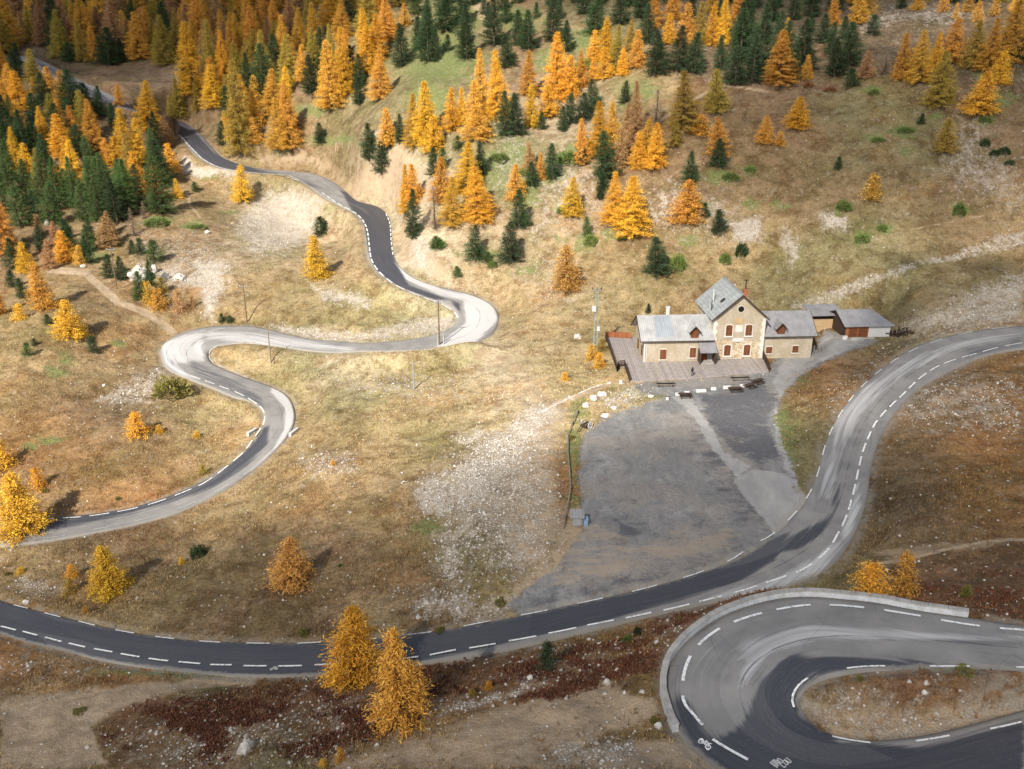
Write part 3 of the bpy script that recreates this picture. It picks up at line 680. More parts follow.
for nm, label in (('A', 'winding upper road with two hairpins crossing the meadow'), ('B', 'main road sweeping across the foreground past the car park'), ('C', 'wide hairpin bend behind a stone parapet')):
    L, R, _ = TRACKS[nm]
    # resample along the middle at about 0.9 m
    mid = (L + R) / 2; s = np.concatenate([[0], np.cumsum(np.linalg.norm(np.diff(mid, axis=0), axis=1))])
    k = int(s[-1] / 0.9); ss = np.linspace(0, s[-1], k)
    L2 = np.stack([np.interp(ss, s, L[:, i]) for i in range(3)], -1); R2 = np.stack([np.interp(ss, s, R[:, i]) for i in range(3)], -1)
    fr = np.linspace(0, 1, NACR)
    P = L2[:, None] * (1 - fr[None, :, None]) + R2[:, None] * fr[None, :, None]
    wdt = np.linalg.norm(L2 - R2, axis=1)
    P[:, :, 2] += 0.045 + 0.05 * (1 - (2 * fr - 1) ** 2)[None, :]
    lip0 = P[:, :1] + (P[:, :1] - P[:, 1:2]) / wdt[:, None, None] * NACR * .10; lip0[:, :, 2] -= .32
    lip1 = P[:, -1:] + (P[:, -1:] - P[:, -2:-1]) / wdt[:, None, None] * NACR * .10; lip1[:, :, 2] -= .32
    A = np.concatenate([lip0, P, lip1], 1)
    nr, ncx = A.shape[:2]
    ix = np.arange(nr * ncx).reshape(nr, ncx)
    q = np.stack([ix[:-1, :-1], ix[:-1, 1:], ix[1:, 1:], ix[1:, :-1]], -1).reshape(-1, 4)
    # keep the faces looking up
    v0, v1, v3 = A[0, 5], A[0, 6], A[1, 5]
    if np.cross(v1 - v0, v3 - v0)[2] < 0: q = q[:, ::-1]
    o = mesh_np('road', A.reshape(-1, 3), q, [M_ROAD], smooth=True)
    tag(o, label, kind='structure')
    ru, rv, _d = project(A)
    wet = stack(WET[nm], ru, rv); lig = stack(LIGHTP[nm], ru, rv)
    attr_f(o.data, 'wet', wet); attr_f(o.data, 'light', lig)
    lat = np.concatenate([[-.05], fr, [1.05]])
    edge = 1 - np.minimum(lat, 1 - lat)[None, :] * wdt[:, None] / .9
    attr_f(o.data, 'edge', np.clip(edge, 0, 1.5)); attr_f(o.data, 'lat', np.repeat(lat[None, :], nr, 0))
    uvl = o.data.uv_layers.new(name='track')
    uvv = np.stack([np.repeat(ss[:, None], ncx, 1), lat[None, :] * wdt[:, None]], -1).reshape(-1, 2)
    uvl.data.foreach_set('uv', uvv[q.ravel()].astype(np.float32).ravel())
    ROADS[nm] = (o, L2, R2, ss)

# ------------------------------------------------------------------ painted markings
def paint_material(name, c):
    s = NT(name, .6); p = s.coord('Object')
    w = s.noise(p, 3.0, 4, .7)
    s.col(s.mix(s.mr(w, .50, .66, 0, .85), c, (.22, .22, .22)))
    return s.m
M_PAINT = paint_material('road_paint', (.82, .82, .80))
M_PAINTW = paint_material('worn_road_paint', (.52, .52, .50))
M_PAINTB = paint_material('dust_worn_paint', (.72, .72, .71))
def dashes(name, nm, line, dash, gap, width, mat=None, start=0.0, lift=0.05):
    W3 = np.array([ground(u, v) for u, v in catmull(np.array(line, float), 5)])
    for _ in range(2): W3[1:-1] = .25 * W3[:-2] + .5 * W3[1:-1] + .25 * W3[2:]
    s = np.concatenate([[0], np.cumsum(np.linalg.norm(np.diff(W3[:, :2], axis=0), axis=1))])
    vs, fs = [], []
    a = start
    Pc = cloud_road(nm)
    while a < s[-1] - .3:
        b = min(a + dash * random.uniform(.94, 1.04), s[-1])
        kk = max(2, int((b - a) / .5) + 1)
        t = np.linspace(a, b, kk)
        x = np.interp(t, s, W3[:, 0]); y = np.interp(t, s, W3[:, 1])
        tx, ty = np.gradient(x), np.gradient(y); ln = np.hypot(tx, ty); nx, ny = -ty / ln, tx / ln
        base = len(vs)
        zc = np.array([road_z(Pc, x[i], y[i]) for i in range(kk)])
        cf = np.polyfit(t - a, zc, 1); zl = np.polyval(cf, t - a) + lift + max(0, float((zc - np.polyval(cf, t - a)).max()) * .5)
        for i in range(kk):
            for sg in (-1, 1):
                vs.append((x[i] + sg * nx[i] * width / 2, y[i] + sg * ny[i] * width / 2, zl[i]))
        for i in range(kk - 1):
            q = base + 2 * i
            fs.append((q, q + 1, q + 3, q + 2))
        a += dash + gap
    o = mesh_np(name, vs, fs, [mat or M_PAINT], parent=ROADS[nm][0])
    return o
_kds = {}
def cloud_road(nm):
    if nm not in _kds:
        o = ROADS[nm][0]
        co = np.empty(len(o.data.vertices) * 3, np.float32); o.data.vertices.foreach_get('co', co); co = co.reshape(-1, 3)
        kd = KDTree(len(co))
        for i, c in enumerate(co): kd.insert((c[0], c[1], 0), i)
        kd.balance()
        _kds[nm] = (kd, co)
    return _kds[nm]
def road_z(Pc, x, y):
    kd, co = Pc
    r = kd.find_n((x, y, 0), 3)
    zs = [co[i][2] for _, i, d in r]; w = [1 / (d + .05) for _, i, d in r]
    z = sum(a * b for a, b in zip(zs, w)) / sum(w)
    return max(z, max(zs) - .02)
LB1 = [(0,627),(21,632),(48,639),(76,646),(106,652),(137,657.5),(169,662),(206,665),(243,666.5),(282,667),(322,665.5),(362,662.5),(403,659.5),(443,653.5),(482,647),(521,640),(560,632),(598,624),(634,617),(672,609),(709,600),(743,591),(767,583),(788,576),(805,569),(826,553),(838,534),(846,518),(851.5,500),(855.5,484),(859,467),(863,451),(870,434),(877,421),(890,407),(903,395),(916,382),(932,370),(952,361),(977,354),(1004,347),(1040,341)]
LB2 = [(-20,596),(0,601.5),(26,608.5),(65,618.5),(107,628.5),(150,636.5),(199,641.5),(250,643.8),(304,643.5),(360,640.5),(416,634.5),(472,625.3),(528,614.8),(584,602.8),(637,591),(686,577.5),(730,561),(752,545),(768,538),(790,519),(809,495),(819,470),(825,446),(835,423),(850,400),(868,381),(892,362),(920,347),(959,335),(1003,328),(1040,326)]
dashes('cycle_lane_dashes', 'B', LB1, 3.0, 1.33, .24, start=.2)
dashes('edge_dashes', 'B', LB2, 3.0, 3.5, .17, M_PAINTB, start=.5)
LC1 = [(1060,635),(1024,631),(991,628.5),(958,624),(911,615.5),(861,608),(811,605.8),(768,612.5),(726,626),(697,647),(684,673),(683,701),(690,712),(706,731),(713,741),(741,757.5),(765,770),(790,782)]
LC2 = [(1060,669),(1012,668),(977,667.3),(940,666.8),(904,666.6),(868,667),(839,670.3),(813,677.5),(797,688),(791.5,704),(799,720),(821,733),(850,741),(885,743.8),(923,741),(962,734),(1000,728),(1040,718)]
dashes('outer_dashes', 'C', LC1, 3.15, 1.5, .27, start=1.5)
dashes('inner_dashes', 'C', LC2, 3.0, 3.5, .17, M_PAINT, start=.4)
LA1 = [(322,193),(338,204),(356,213.5),(366,226),(369,243),(372,262),(384,277),(401,288.5),(424,298),(442,305),(454,312),(458,318)]
LA2 = [(386,214),(390,224),(391,240),(393,255)]
LA3 = [(225,329),(200,332),(176,340),(166,350),(167,362),(175,370),(195,377.5),(217,385.5),(237,393),(252,401),(263,410),(264,423),(254,438),(245,451),(234,461),(207,482),(190,490),(166,499.5),(140,507.5),(110,513.5),(80,517.5),(45,519.5),(10,521)]
LA4 = [(256,342.5),(236,342.8),(221,345),(211,350),(209,357),(216,364),(232,371),(248,378)]
LA5 = [(172,127),(183,139),(194,151),(204,160),(223,169),(252,173),(282,177),(300,181)]
LA6 = [(0,543),(45,539),(85,532),(135,522),(180,509),(222,489),(250,471),(270,454)]
dashes('edge_dashes', 'A', LA1, 3.0, 1.33, .3)
dashes('far_edge_dashes', 'A', LA2, 3.0, 1.33, .25)
dashes('bend_dashes', 'A', LA3, 3.0, 1.33, .24, M_PAINTB)
dashes('inner_bend_dashes', 'A', LA4, 3.0, 1.33, .2, M_PAINTW)
dashes('worn_edge_line', 'A', LA5, 4.0, .6, .3)
dashes('faint_edge_line', 'A', LA6, 3.0, 3.5, .14, M_PAINTW)

# bicycle sign and the chalked words on the tarmac
def strokes(name, nm, anchor, along, scale, segs, width, mat):
    """segs: polylines in a local frame (a, b); a along the given pixel direction on the ground"""
    A0 = ground(*anchor); A1 = ground(*along)
    e = (A1 - A0)[:2]; e /= np.linalg.norm(e); f = np.array([-e[1], e[0]])
    Pc = cloud_road(nm); vs, fs = [], []
    for pl in segs:
        for (a0, b0), (a1, b1) in zip(pl[:-1], pl[1:]):
            p = A0[:2] + (e * a0 + f * b0) * scale; q = A0[:2] + (e * a1 + f * b1) * scale
            d = q - p; ln = np.linalg.norm(d)
            if ln < 1e-6: continue
            d /= ln; nn = np.array([-d[1], d[0]]) * width / 2; p = p - d * width * .3; q = q + d * width * .3
            b = len(vs)
            for c in (p - nn, p + nn, q + nn, q - nn): vs.append((c[0], c[1], road_z(Pc, c[0], c[1]) + .052 + .003 * (b % 3)))
            fs.append((b, b + 1, b + 2, b + 3))
    return mesh_np(name, vs, fs, [mat], parent=ROADS[nm][0])
def ring(cx, cy, r, k=10): return [(cx + r * math.cos(6.2832 * i / k), cy + r * math.sin(6.2832 * i / k)) for i in range(k + 1)]
BIKE = [ring(-.55, 0, .32), ring(.55, 0, .32), [(-.55, 0), (-.18, .5), (.32, .5), (0, 0), (-.55, 0)], [(-.18, .5), (0, 0)], [(.55, 0), (.3, .62), (.48, .72)], [(-.3, .6), (-.05, .6)]]
strokes('bicycle_sign', 'C', (704.5, 745.5), (711, 751), .62, BIKE, .10, M_PAINTB)
strokes('bicycle_sign', 'B', (274, 669.8), (282, 669.6), .5, BIKE, .09, M_PAINTW)
CH = {'D': [[(0,0),(0,1),(.4,.85),(.5,.5),(.4,.15),(0,0)]], 'E': [[(.5,0),(0,0),(0,1),(.5,1)],[(0,.5),(.4,.5)]], 'A': [[(0,0),(.25,1),(.5,0)],[(.1,.4),(.4,.4)]], 'L': [[(0,1),(0,0),(.45,0)]], 'O': [[(0,.2),(0,.8),(.25,1),(.5,.8),(.5,.2),(.25,0),(0,.2)]], 'U': [[(0,1),(0,.15),(.25,0),(.5,.15),(.5,1)]], 'N': [[(0,0),(0,1),(.5,0),(.5,1)]], 'I': [[(.2,0),(.2,1)]]}
def word(txt, x, y):
    out = []
    for i, ch in enumerate(txt):
        for pl in CH[ch]: out.append([(x + i * .72 + a, y + b) for a, b in pl])
    return out
strokes('chalked_words', 'C', (770, 764.5), (775, 768), .50, word('DE', 0, 0), .10, M_PAINTW)
strokes('chalked_words', 'C', (776, 769), (784, 763), .46, word('UNO', 0, 0), .10, M_PAINTW)
strokes('chalked_words', 'C', (784, 769), (791, 763.5), .46, word('LOU', 0, 0), .10, M_PAINTW)

# ------------------------------------------------------------------ the parapet round the hairpin
def stone_material(name, c1, c2, dark=(.12, .11, .10), sc=1.0):
    s = NT(name, .9); p = s.coord('Object')
    a = s.noise(p, 1.2 * sc, 5, .65); b = s.noise(p, 7 * sc, 3, .7)
    c = s.mix(s.mr(a, .35, .65), c1, c2)
    c = s.mix(s.mr(b, .55, .72, 0, .5), c, dark)
    s.col(c); s.bump(b, .4, .03)
    return s.m
M_CONC = stone_material('weathered_concrete', (.42, .40, .37), (.30, .285, .26))
M_CONCL = stone_material('pale_concrete', (.58, .58, .58), (.44, .44, .43))
def parapet():
    L, R, _ = TRACKS['C']
    # the outer edge is the first of each pair (kept as L)
    u, v, d = project(L)
    i0 = int(np.argmin(np.abs(u - 968) + np.abs(v - 617) * 1.0)); i1 = int(np.argmin(np.abs(u - 680) + np.abs(v - 730)))
    Lr = L[min(i0, i1):max(i0, i1) + 1]; Rr = R[min(i0, i1):max(i0, i1) + 1]
    o = (Lr - Rr); o[:, 2] = 0; o /= np.linalg.norm(o, axis=1)[:, None]
    n_ = len(Lr); prof = [(.04, -.4), (.04, .50), (.10, .50), (.10, .52), (.62, .52), (.62, .50), (.66, .50), (.66, -2.2)]
    vs, fs = [], []
    wob = [random.uniform(-.02, .02) for _ in range(n_)]
    body = [(.04, -.4), (.05, .56), (.50, .56), (.56, -2.2)]
    cop = [(.01, .56), (.01, .68), (.54, .68), (.54, .56)]
    def sweep(name, prof, mat, closed, parent=None, zl=0):
        vs, fs = [], []; k = len(prof)
        for i in range(n_):
            for (a, z) in prof:
                p = Lr[i] + o[i] * a; vs.append((p[0], p[1], p[2] + z + wob[i] * (z > .3)))
        for i in range(n_ - 1):
            for j in range(k if closed else k - 1):
                j2 = (j + 1) % k
                fs.append((i * k + j, i * k + j2, (i + 1) * k + j2, (i + 1) * k + j))
        fs.append(tuple(range(k))); fs.append(tuple((n_ - 1) * k + j for j in reversed(range(k))))
        ob = mesh_np(name, vs, fs, [mat], parent=parent)
        return ob
    w = sweep('parapet_wall', body, M_CONCL, False)
    vs, fs = [], []
    for i0_ in range(0, n_ - 1, 4):
        seg = list(range(i0_, min(i0_ + 5, n_))); dzc = random.uniform(-.012, .012); dxo = random.uniform(-.012, .012); b0 = len(vs)
        for q_, i in enumerate(seg):
            P0 = Lr[i].copy()
            if q_ == 0 and i + 1 < n_: P0 = P0 + (Lr[i + 1] - Lr[i]) * .05
            if q_ == len(seg) - 1: P0 = P0 + (Lr[i - 1] - Lr[i]) * .05
            for (a, z) in cop:
                p = P0 + o[i] * (a + dxo); vs.append((p[0], p[1], p[2] + z + dzc))
        for q_ in range(len(seg) - 1):
            for j in range(4):
                j2 = (j + 1) % 4; fs.append((b0 + q_ * 4 + j, b0 + q_ * 4 + j2, b0 + (q_ + 1) * 4 + j2, b0 + (q_ + 1) * 4 + j))
        fs.append(tuple(b0 + j for j in range(4))); e_ = b0 + (len(seg) - 1) * 4; fs.append(tuple(e_ + j for j in reversed(range(4))))
    c = mesh_np('coping', vs, fs, [M_CONC], parent=w)
    tag(w, 'low curved pale concrete parapet around the outside of the near hairpin', 'parapet')
    return w
parapet()
# ------------------------------------------------------------------ clouds high behind the viewer: their shade lies on the valley
def cloud(center_ground, size, thick, dens, seed, alt=420, rot=0.0):
    P = Vector(center_ground); t = alt / SUN_DIR.z
    c = P + SUN_DIR * t
    bm = bmesh.new(); bmesh.ops.create_icosphere(bm, subdivisions=5, radius=1.0)
    for v in bm.verts:
        n1 = mnoise.fractal(Vector(v.co) * 1.6 + Vector((seed, 0, 0)), 1.0, 2.0, 4)
        v.co *= 1 + 0.38 * n1
        v.co.z *= (1.0 if v.co.z > 0 else .6)
        v.co = Vector((v.co.x * size[0], v.co.y * size[1], v.co.z * thick))
    me = bpy.data.meshes.new('cloud'); bm.to_mesh(me); bm.free()
    for p in me.polygons: p.use_smooth = True
    m = bpy.data.materials.new('cloud_vapour'); m.use_nodes = True
    nt = m.node_tree; nt.nodes.remove(nt.nodes['Principled BSDF'])
    pv = nt.nodes.new('ShaderNodeVolumePrincipled'); pv.inputs['Density'].default_value = dens; pv.inputs['Color'].default_value = (.95, .96, 1, 1)
    nt.links.new(pv.outputs[0], nt.nodes['Material Output'].inputs['Volume'])
    me.materials.append(m)
    o = link(bpy.data.objects.new('clouds', me)); o.location = c; o.rotation_euler = (0, 0, rot)
    tag(o, kind='stuff')
    return o
CL = 1.0
cloud((20, 55, -52), (140, 37, 0), 42, .018 * CL, 1.3)
cloud((0, 8, -52), (190, 34, 0), 40, .010 * CL, 9.3)
cloud((98, 128, -52), (54, 60, 0), 36, .014 * CL, 4.1)
cloud((120, 235, -30), (88, 66, 0), 32, .0175 * CL, 14.1)
cloud((-185, 455, 0), (185, 112, 0), 46, .021 * CL, 6.7)
cloud((125, 355, 0), (105, 60, 0), 36, .016 * CL, 12.9)
cloud((44, 176, -55), (46, 34, 0), 22, .009 * CL, 33.3)
cloud((-160, 330, -20), (60, 45, 0), 26, .012 * CL, 22.9)
for o in COL.objects:
    if o.name.startswith('clouds'): o.data.update()

# ------------------------------------------------------------------ trees
def leaf_material(name, sheen=0.0):
    m = bpy.data.materials.new(name); m.use_nodes = True; t = m.node_tree
    t.nodes.remove(t.nodes['Principled BSDF'])
    oi = t.nodes.new('ShaderNodeObjectInfo'); at = t.nodes.new('ShaderNodeAttribute'); at.attribute_name = 'var'
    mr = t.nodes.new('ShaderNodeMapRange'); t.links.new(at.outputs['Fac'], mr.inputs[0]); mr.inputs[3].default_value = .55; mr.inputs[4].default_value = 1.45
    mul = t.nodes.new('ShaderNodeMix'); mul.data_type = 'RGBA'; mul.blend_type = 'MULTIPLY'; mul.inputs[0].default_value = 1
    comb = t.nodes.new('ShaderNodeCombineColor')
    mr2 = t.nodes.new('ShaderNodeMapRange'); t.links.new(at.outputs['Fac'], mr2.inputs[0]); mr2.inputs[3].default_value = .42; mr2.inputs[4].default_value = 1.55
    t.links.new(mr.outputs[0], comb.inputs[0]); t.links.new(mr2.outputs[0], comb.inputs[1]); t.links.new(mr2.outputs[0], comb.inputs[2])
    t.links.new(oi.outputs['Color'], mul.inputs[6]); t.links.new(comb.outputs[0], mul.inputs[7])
    d = t.nodes.new('ShaderNodeBsdfDiffuse'); tr = t.nodes.new('ShaderNodeBsdfTranslucent'); mx = t.nodes.new('ShaderNodeMixShader'); mx.inputs[0].default_value = .3
    for q in (d, tr): t.links.new(mul.outputs[2], q.inputs['Color'])
    t.links.new(d.outputs[0], mx.inputs[1]); t.links.new(tr.outputs[0], mx.inputs[2])
    t.links.new(mx.outputs[0], t.nodes['Material Output'].inputs['Surface'])
    return m
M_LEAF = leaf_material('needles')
M_BARK = stone_material('bark', (.13, .095, .07), (.075, .055, .042), (.04, .03, .025), 3)

def trunk_mesh(name, Hh, rng, limbs):
    vs, fs = [], []
    def tube(pts, rad, k=5):
        b = len(vs)
        for p, r in zip(pts, rad):
            for j in range(k):
                a = 6.2832 * j / k; vs.append((p[0] + r * math.cos(a), p[1] + r * math.sin(a), p[2]))
        for i in range(len(pts) - 1):
            for j in range(k):
                j2 = (j + 1) % k; fs.append((b + i * k + j, b + i * k + j2, b + (i + 1) * k + j2, b + (i + 1) * k + j))
    r0 = .018 * Hh + .04
    lean = rng.normal(0, .008 * Hh, 2)
    zs = np.array([-.5, 0, .15, .4, .7, .97]) * 1.0; zs[1:] *= Hh
    pts_ = [(lean[0] * max(z, 0) / Hh, lean[1] * max(z, 0) / Hh, z) for z in zs]
    tube(pts_, [r0 * 1.3, r0 * 1.15, r0 * .85, r0 * .6, r0 * .35, r0 * .06], 7)
    for (z, a, ln, dz) in limbs:
        m = (math.cos(a), math.sin(a)); r = .012 * Hh * (1 - z / Hh) * .5 + .012
        c = (lean[0] * z / Hh, lean[1] * z / Hh)
        tube([(c[0], c[1], z), (c[0] + m[0] * ln * .5, c[1] + m[1] * ln * .5, z + dz * .4), (c[0] + m[0] * ln * .95, c[1] + m[1] * ln * .95, z + dz)], [r, r * .6, r * .15], 3)
    me = bpy.data.meshes.new(name); me.from_pydata(vs, [], fs); me.materials.append(M_BARK); me.update()
    for p in me.polygons: p.use_smooth = True
    return me, lean
def crown_mesh(name, quads, var):
    q = np.asarray(quads, np.float32); nq = len(q)
    me = bpy.data.meshes.new(name)
    me.vertices.add(nq * 4); me.vertices.foreach_set('co', q.reshape(-1))
    me.loops.add(nq * 4); me.loops.foreach_set('vertex_index', np.arange(nq * 4, dtype=np.int32))
    me.polygons.add(nq); me.polygons.foreach_set('loop_start', np.arange(0, nq * 4, 4, dtype=np.int32)); me.polygons.foreach_set('loop_total', np.full(nq, 4, np.int32))
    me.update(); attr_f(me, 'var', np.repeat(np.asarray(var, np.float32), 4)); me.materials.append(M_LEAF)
    return me
def sprays(C, dirs, ln, wd, rng):
    """quads at C, long axis dirs"""
    n_ = len(C); dirs = dirs / np.linalg.norm(dirs, axis=1)[:, None]
    r = rng.normal(size=(n_, 3)); s = np.cross(dirs, r); s /= np.linalg.norm(s, axis=1)[:, None] + 1e-9
    a = dirs * ln[:, None] / 2; b = s * wd[:, None] / 2
    bend = np.zeros((n_, 3)); bend[:, 2] = -ln * .12
    return np.stack([C - a - b * .6, C - a + b * .6, C + a + b * .35 + bend, C + a - b * .35 + bend], 1)
def make_larch(seed, Hh, Rm, dense=1.0, bare=False):
    rng = np.random.default_rng(seed); limbs = []; Cs = []; Ds = []; var = []
    nb = int(Hh * 17 + 34); lop = rng.uniform(0, 6.28)
    nn = (26 if Hh > 12 else 16 if Hh > 6 else 10) if not bare else 4
    for i in range(nb):
        t = (i + rng.uniform(0, 1)) / nb; t = .035 + .955 * t ** 1.08
        z = t * Hh; a = i * 2.39996 + rng.normal(0, .35)
        R = Rm * ((1 - t ** 1.2) ** .95 * (1 - .30 * math.exp(-t / .06))) * rng.uniform(.74, 1.10) + .10
        R *= 1 + .08 * math.cos(a - lop) + .09 * math.sin(3 * a + seed + t * 9)
        dz = R * (rng.normal(-.10, .08) + .36 * t)
        limbs.append((z, a, R, dz))
        m = np.array([math.cos(a), math.sin(a)]); k = max(2, int(R / .26 * dense))
        bv = rng.uniform(0, 1)
        f = (np.arange(k) + rng.uniform(.2, 1, k)) / k
        f = f[(f > .22) | (t > .85)]
        f = np.repeat(f, nn); q = len(f)
        off = rng.normal(0, 1, (q, 3)) * (.12 + .13 * f)[:, None]
        Cs.append(np.stack([m[0] * R * f + off[:, 0], m[1] * R * f + off[:, 1], z + dz * f ** 1.4 + off[:, 2] * .8 - .05], -1))
        Ds.append(np.array([m[0], m[1], -.3]) * rng.uniform(.2, .9, (q, 1)) + rng.normal(0, .6, (q, 3)))
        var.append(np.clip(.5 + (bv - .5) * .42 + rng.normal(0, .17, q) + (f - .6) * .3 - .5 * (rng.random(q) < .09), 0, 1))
    Cs = np.concatenate(Cs); Ds = np.concatenate(Ds); var = np.concatenate(var)
    ang = np.arctan2(Cs[:, 1], Cs[:, 0]); g_ = vnoise(ang * 1.9 + 9 + seed * 7, Cs[:, 2] * 1.05, seed) * .65 + vnoise(ang * 4 + 30, Cs[:, 2] * 2.6, seed + 5) * .35
    keep = (g_ > .40) | (rng.random(len(Cs)) < .30)
    Cs, Ds, var = Cs[keep], Ds[keep], var[keep]
    s = .50 if Hh > 12 else .60 if Hh > 6 else .5
    ln = rng.uniform(.24, .50, len(Cs)) * s; wd = rng.uniform(.12, .24, len(Cs)) * s * (1 if not bare else .8)
    tm, lean = trunk_mesh('trunk', Hh, rng, limbs[::2] if not bare else limbs)
    Cs[:, 0] += lean[0] * Cs[:, 2] / Hh; Cs[:, 1] += lean[1] * Cs[:, 2] / Hh
    return tm, crown_mesh('crown', sprays(Cs, Ds, ln, wd, rng), var)
def make_pine(seed, Hh, Rm, dense=1.0):
    rng = np.random.default_rng(seed); limbs = []; Cs = []; Ds = []; var = []
    nb = int(Hh * 18 + 28); lop = rng.uniform(0, 6.28)
    for i in range(nb):
        t = (i + rng.uniform(0, 1)) / nb; t = .03 + .95 * t
        z = t * Hh; a = i * 2.39996 + rng.normal(0, .3)
        R = Rm * (1 - t ** 1.5) ** .9 * (1 - .25 * math.exp(-t / .06)) * rng.uniform(.66, 1.12) + .15
        R *= 1 + .14 * math.cos(a - lop) + .14 * math.sin(2 * a + seed + t * 8)
        dz = R * (rng.normal(.05, .10) + .3 * t)
        limbs.append((z, a, R, dz)); m = np.array([math.cos(a), math.sin(a)]); k = max(2, int(R / .28 * dense)); bv = rng.uniform(0, 1)
        f = (np.arange(k) + rng.uniform(.3, 1, k)) / k; f = f[(f > .25) | (t > .85)]; f = np.repeat(f, 15); q = len(f)
        off = rng.normal(0, .16, (q, 3))
        Cs.append(np.stack([m[0] * R * f + off[:, 0], m[1] * R * f + off[:, 1], z + dz * f ** 1.3 + off[:, 2]], -1))
        Ds.append(np.array([m[0] * .6, m[1] * .6, .55]) + rng.normal(0, .45, (q, 3)))
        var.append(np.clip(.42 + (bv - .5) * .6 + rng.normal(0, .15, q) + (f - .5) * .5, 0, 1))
    Cs = np.concatenate(Cs); Ds = np.concatenate(Ds); var = np.concatenate(var)
    ang = np.arctan2(Cs[:, 1], Cs[:, 0]); g_ = vnoise(ang * 1.9 + 9 + seed * 7, Cs[:, 2] * 1.05, seed) * .65 + vnoise(ang * 4 + 30, Cs[:, 2] * 2.6, seed + 5) * .35
    keep = (g_ > .38) | (rng.random(len(Cs)) < .30)
    Cs, Ds, var = Cs[keep], Ds[keep], var[keep]
    s = .66 if Hh > 6 else .55
    tm, lean = trunk_mesh('trunk', Hh, rng, limbs[::3])
    Cs[:, 0] += lean[0] * Cs[:, 2] / Hh; Cs[:, 1] += lean[1] * Cs[:, 2] / Hh
    return tm, crown_mesh('crown', sprays(Cs, Ds, rng.uniform(.24, .46, len(Cs)) * s, rng.uniform(.12, .22, len(Cs)) * s, rng), var)
PROTO = {'L': {4: [make_larch(1, 4, 1.15), make_larch(2, 4, 1.3)], 9: [make_larch(i, 9, 2.25) for i in (3, 4, 5, 6)], 15: [make_larch(i, 15, 3.1) for i in (7, 8, 9, 10)]},
         'B': {9: [make_larch(21, 9, 2.2, .8, True), make_larch(22, 9, 2.2, .8, True)]},
         'P': {4: [make_pine(31, 4, 1.2), make_pine(32, 4, 1.1)], 9: [make_pine(i, 9, 2.4) for i in (33, 34, 35)], 15: [make_pine(i, 14, 3.2) for i in (36, 37, 38)]}}
BASE_H = {('L', 4): 4, ('L', 9): 9, ('L', 15): 15, ('B', 9): 9, ('P', 4): 4, ('P', 9): 9, ('P', 15): 14}
BASE_R = {('L', 4): 1.25, ('L', 9): 2.3, ('L', 15): 3.2, ('B', 9): 2.3, ('P', 4): 1.25, ('P', 9): 2.5, ('P', 15): 3.3}
TCOL = {'Y': (.84, .49, .07), 'G': (.80, .45, .06), 'O': (.72, .405, .08), 'R': (.48, .29, .14), 'A': (.60, .36, .10), 'V': (.42, .31, .07), 'B': (.34, .25, .18), 'P': (.060, .095, .045), 'Q': (.10, .15, .055)}
TWORD = {'Y': 'bright yellow', 'G': 'golden', 'O': 'orange', 'A': 'amber', 'R': 'rust brown', 'V': 'olive yellow', 'B': 'half bare brown', 'P': 'dark green', 'Q': 'mid green'}
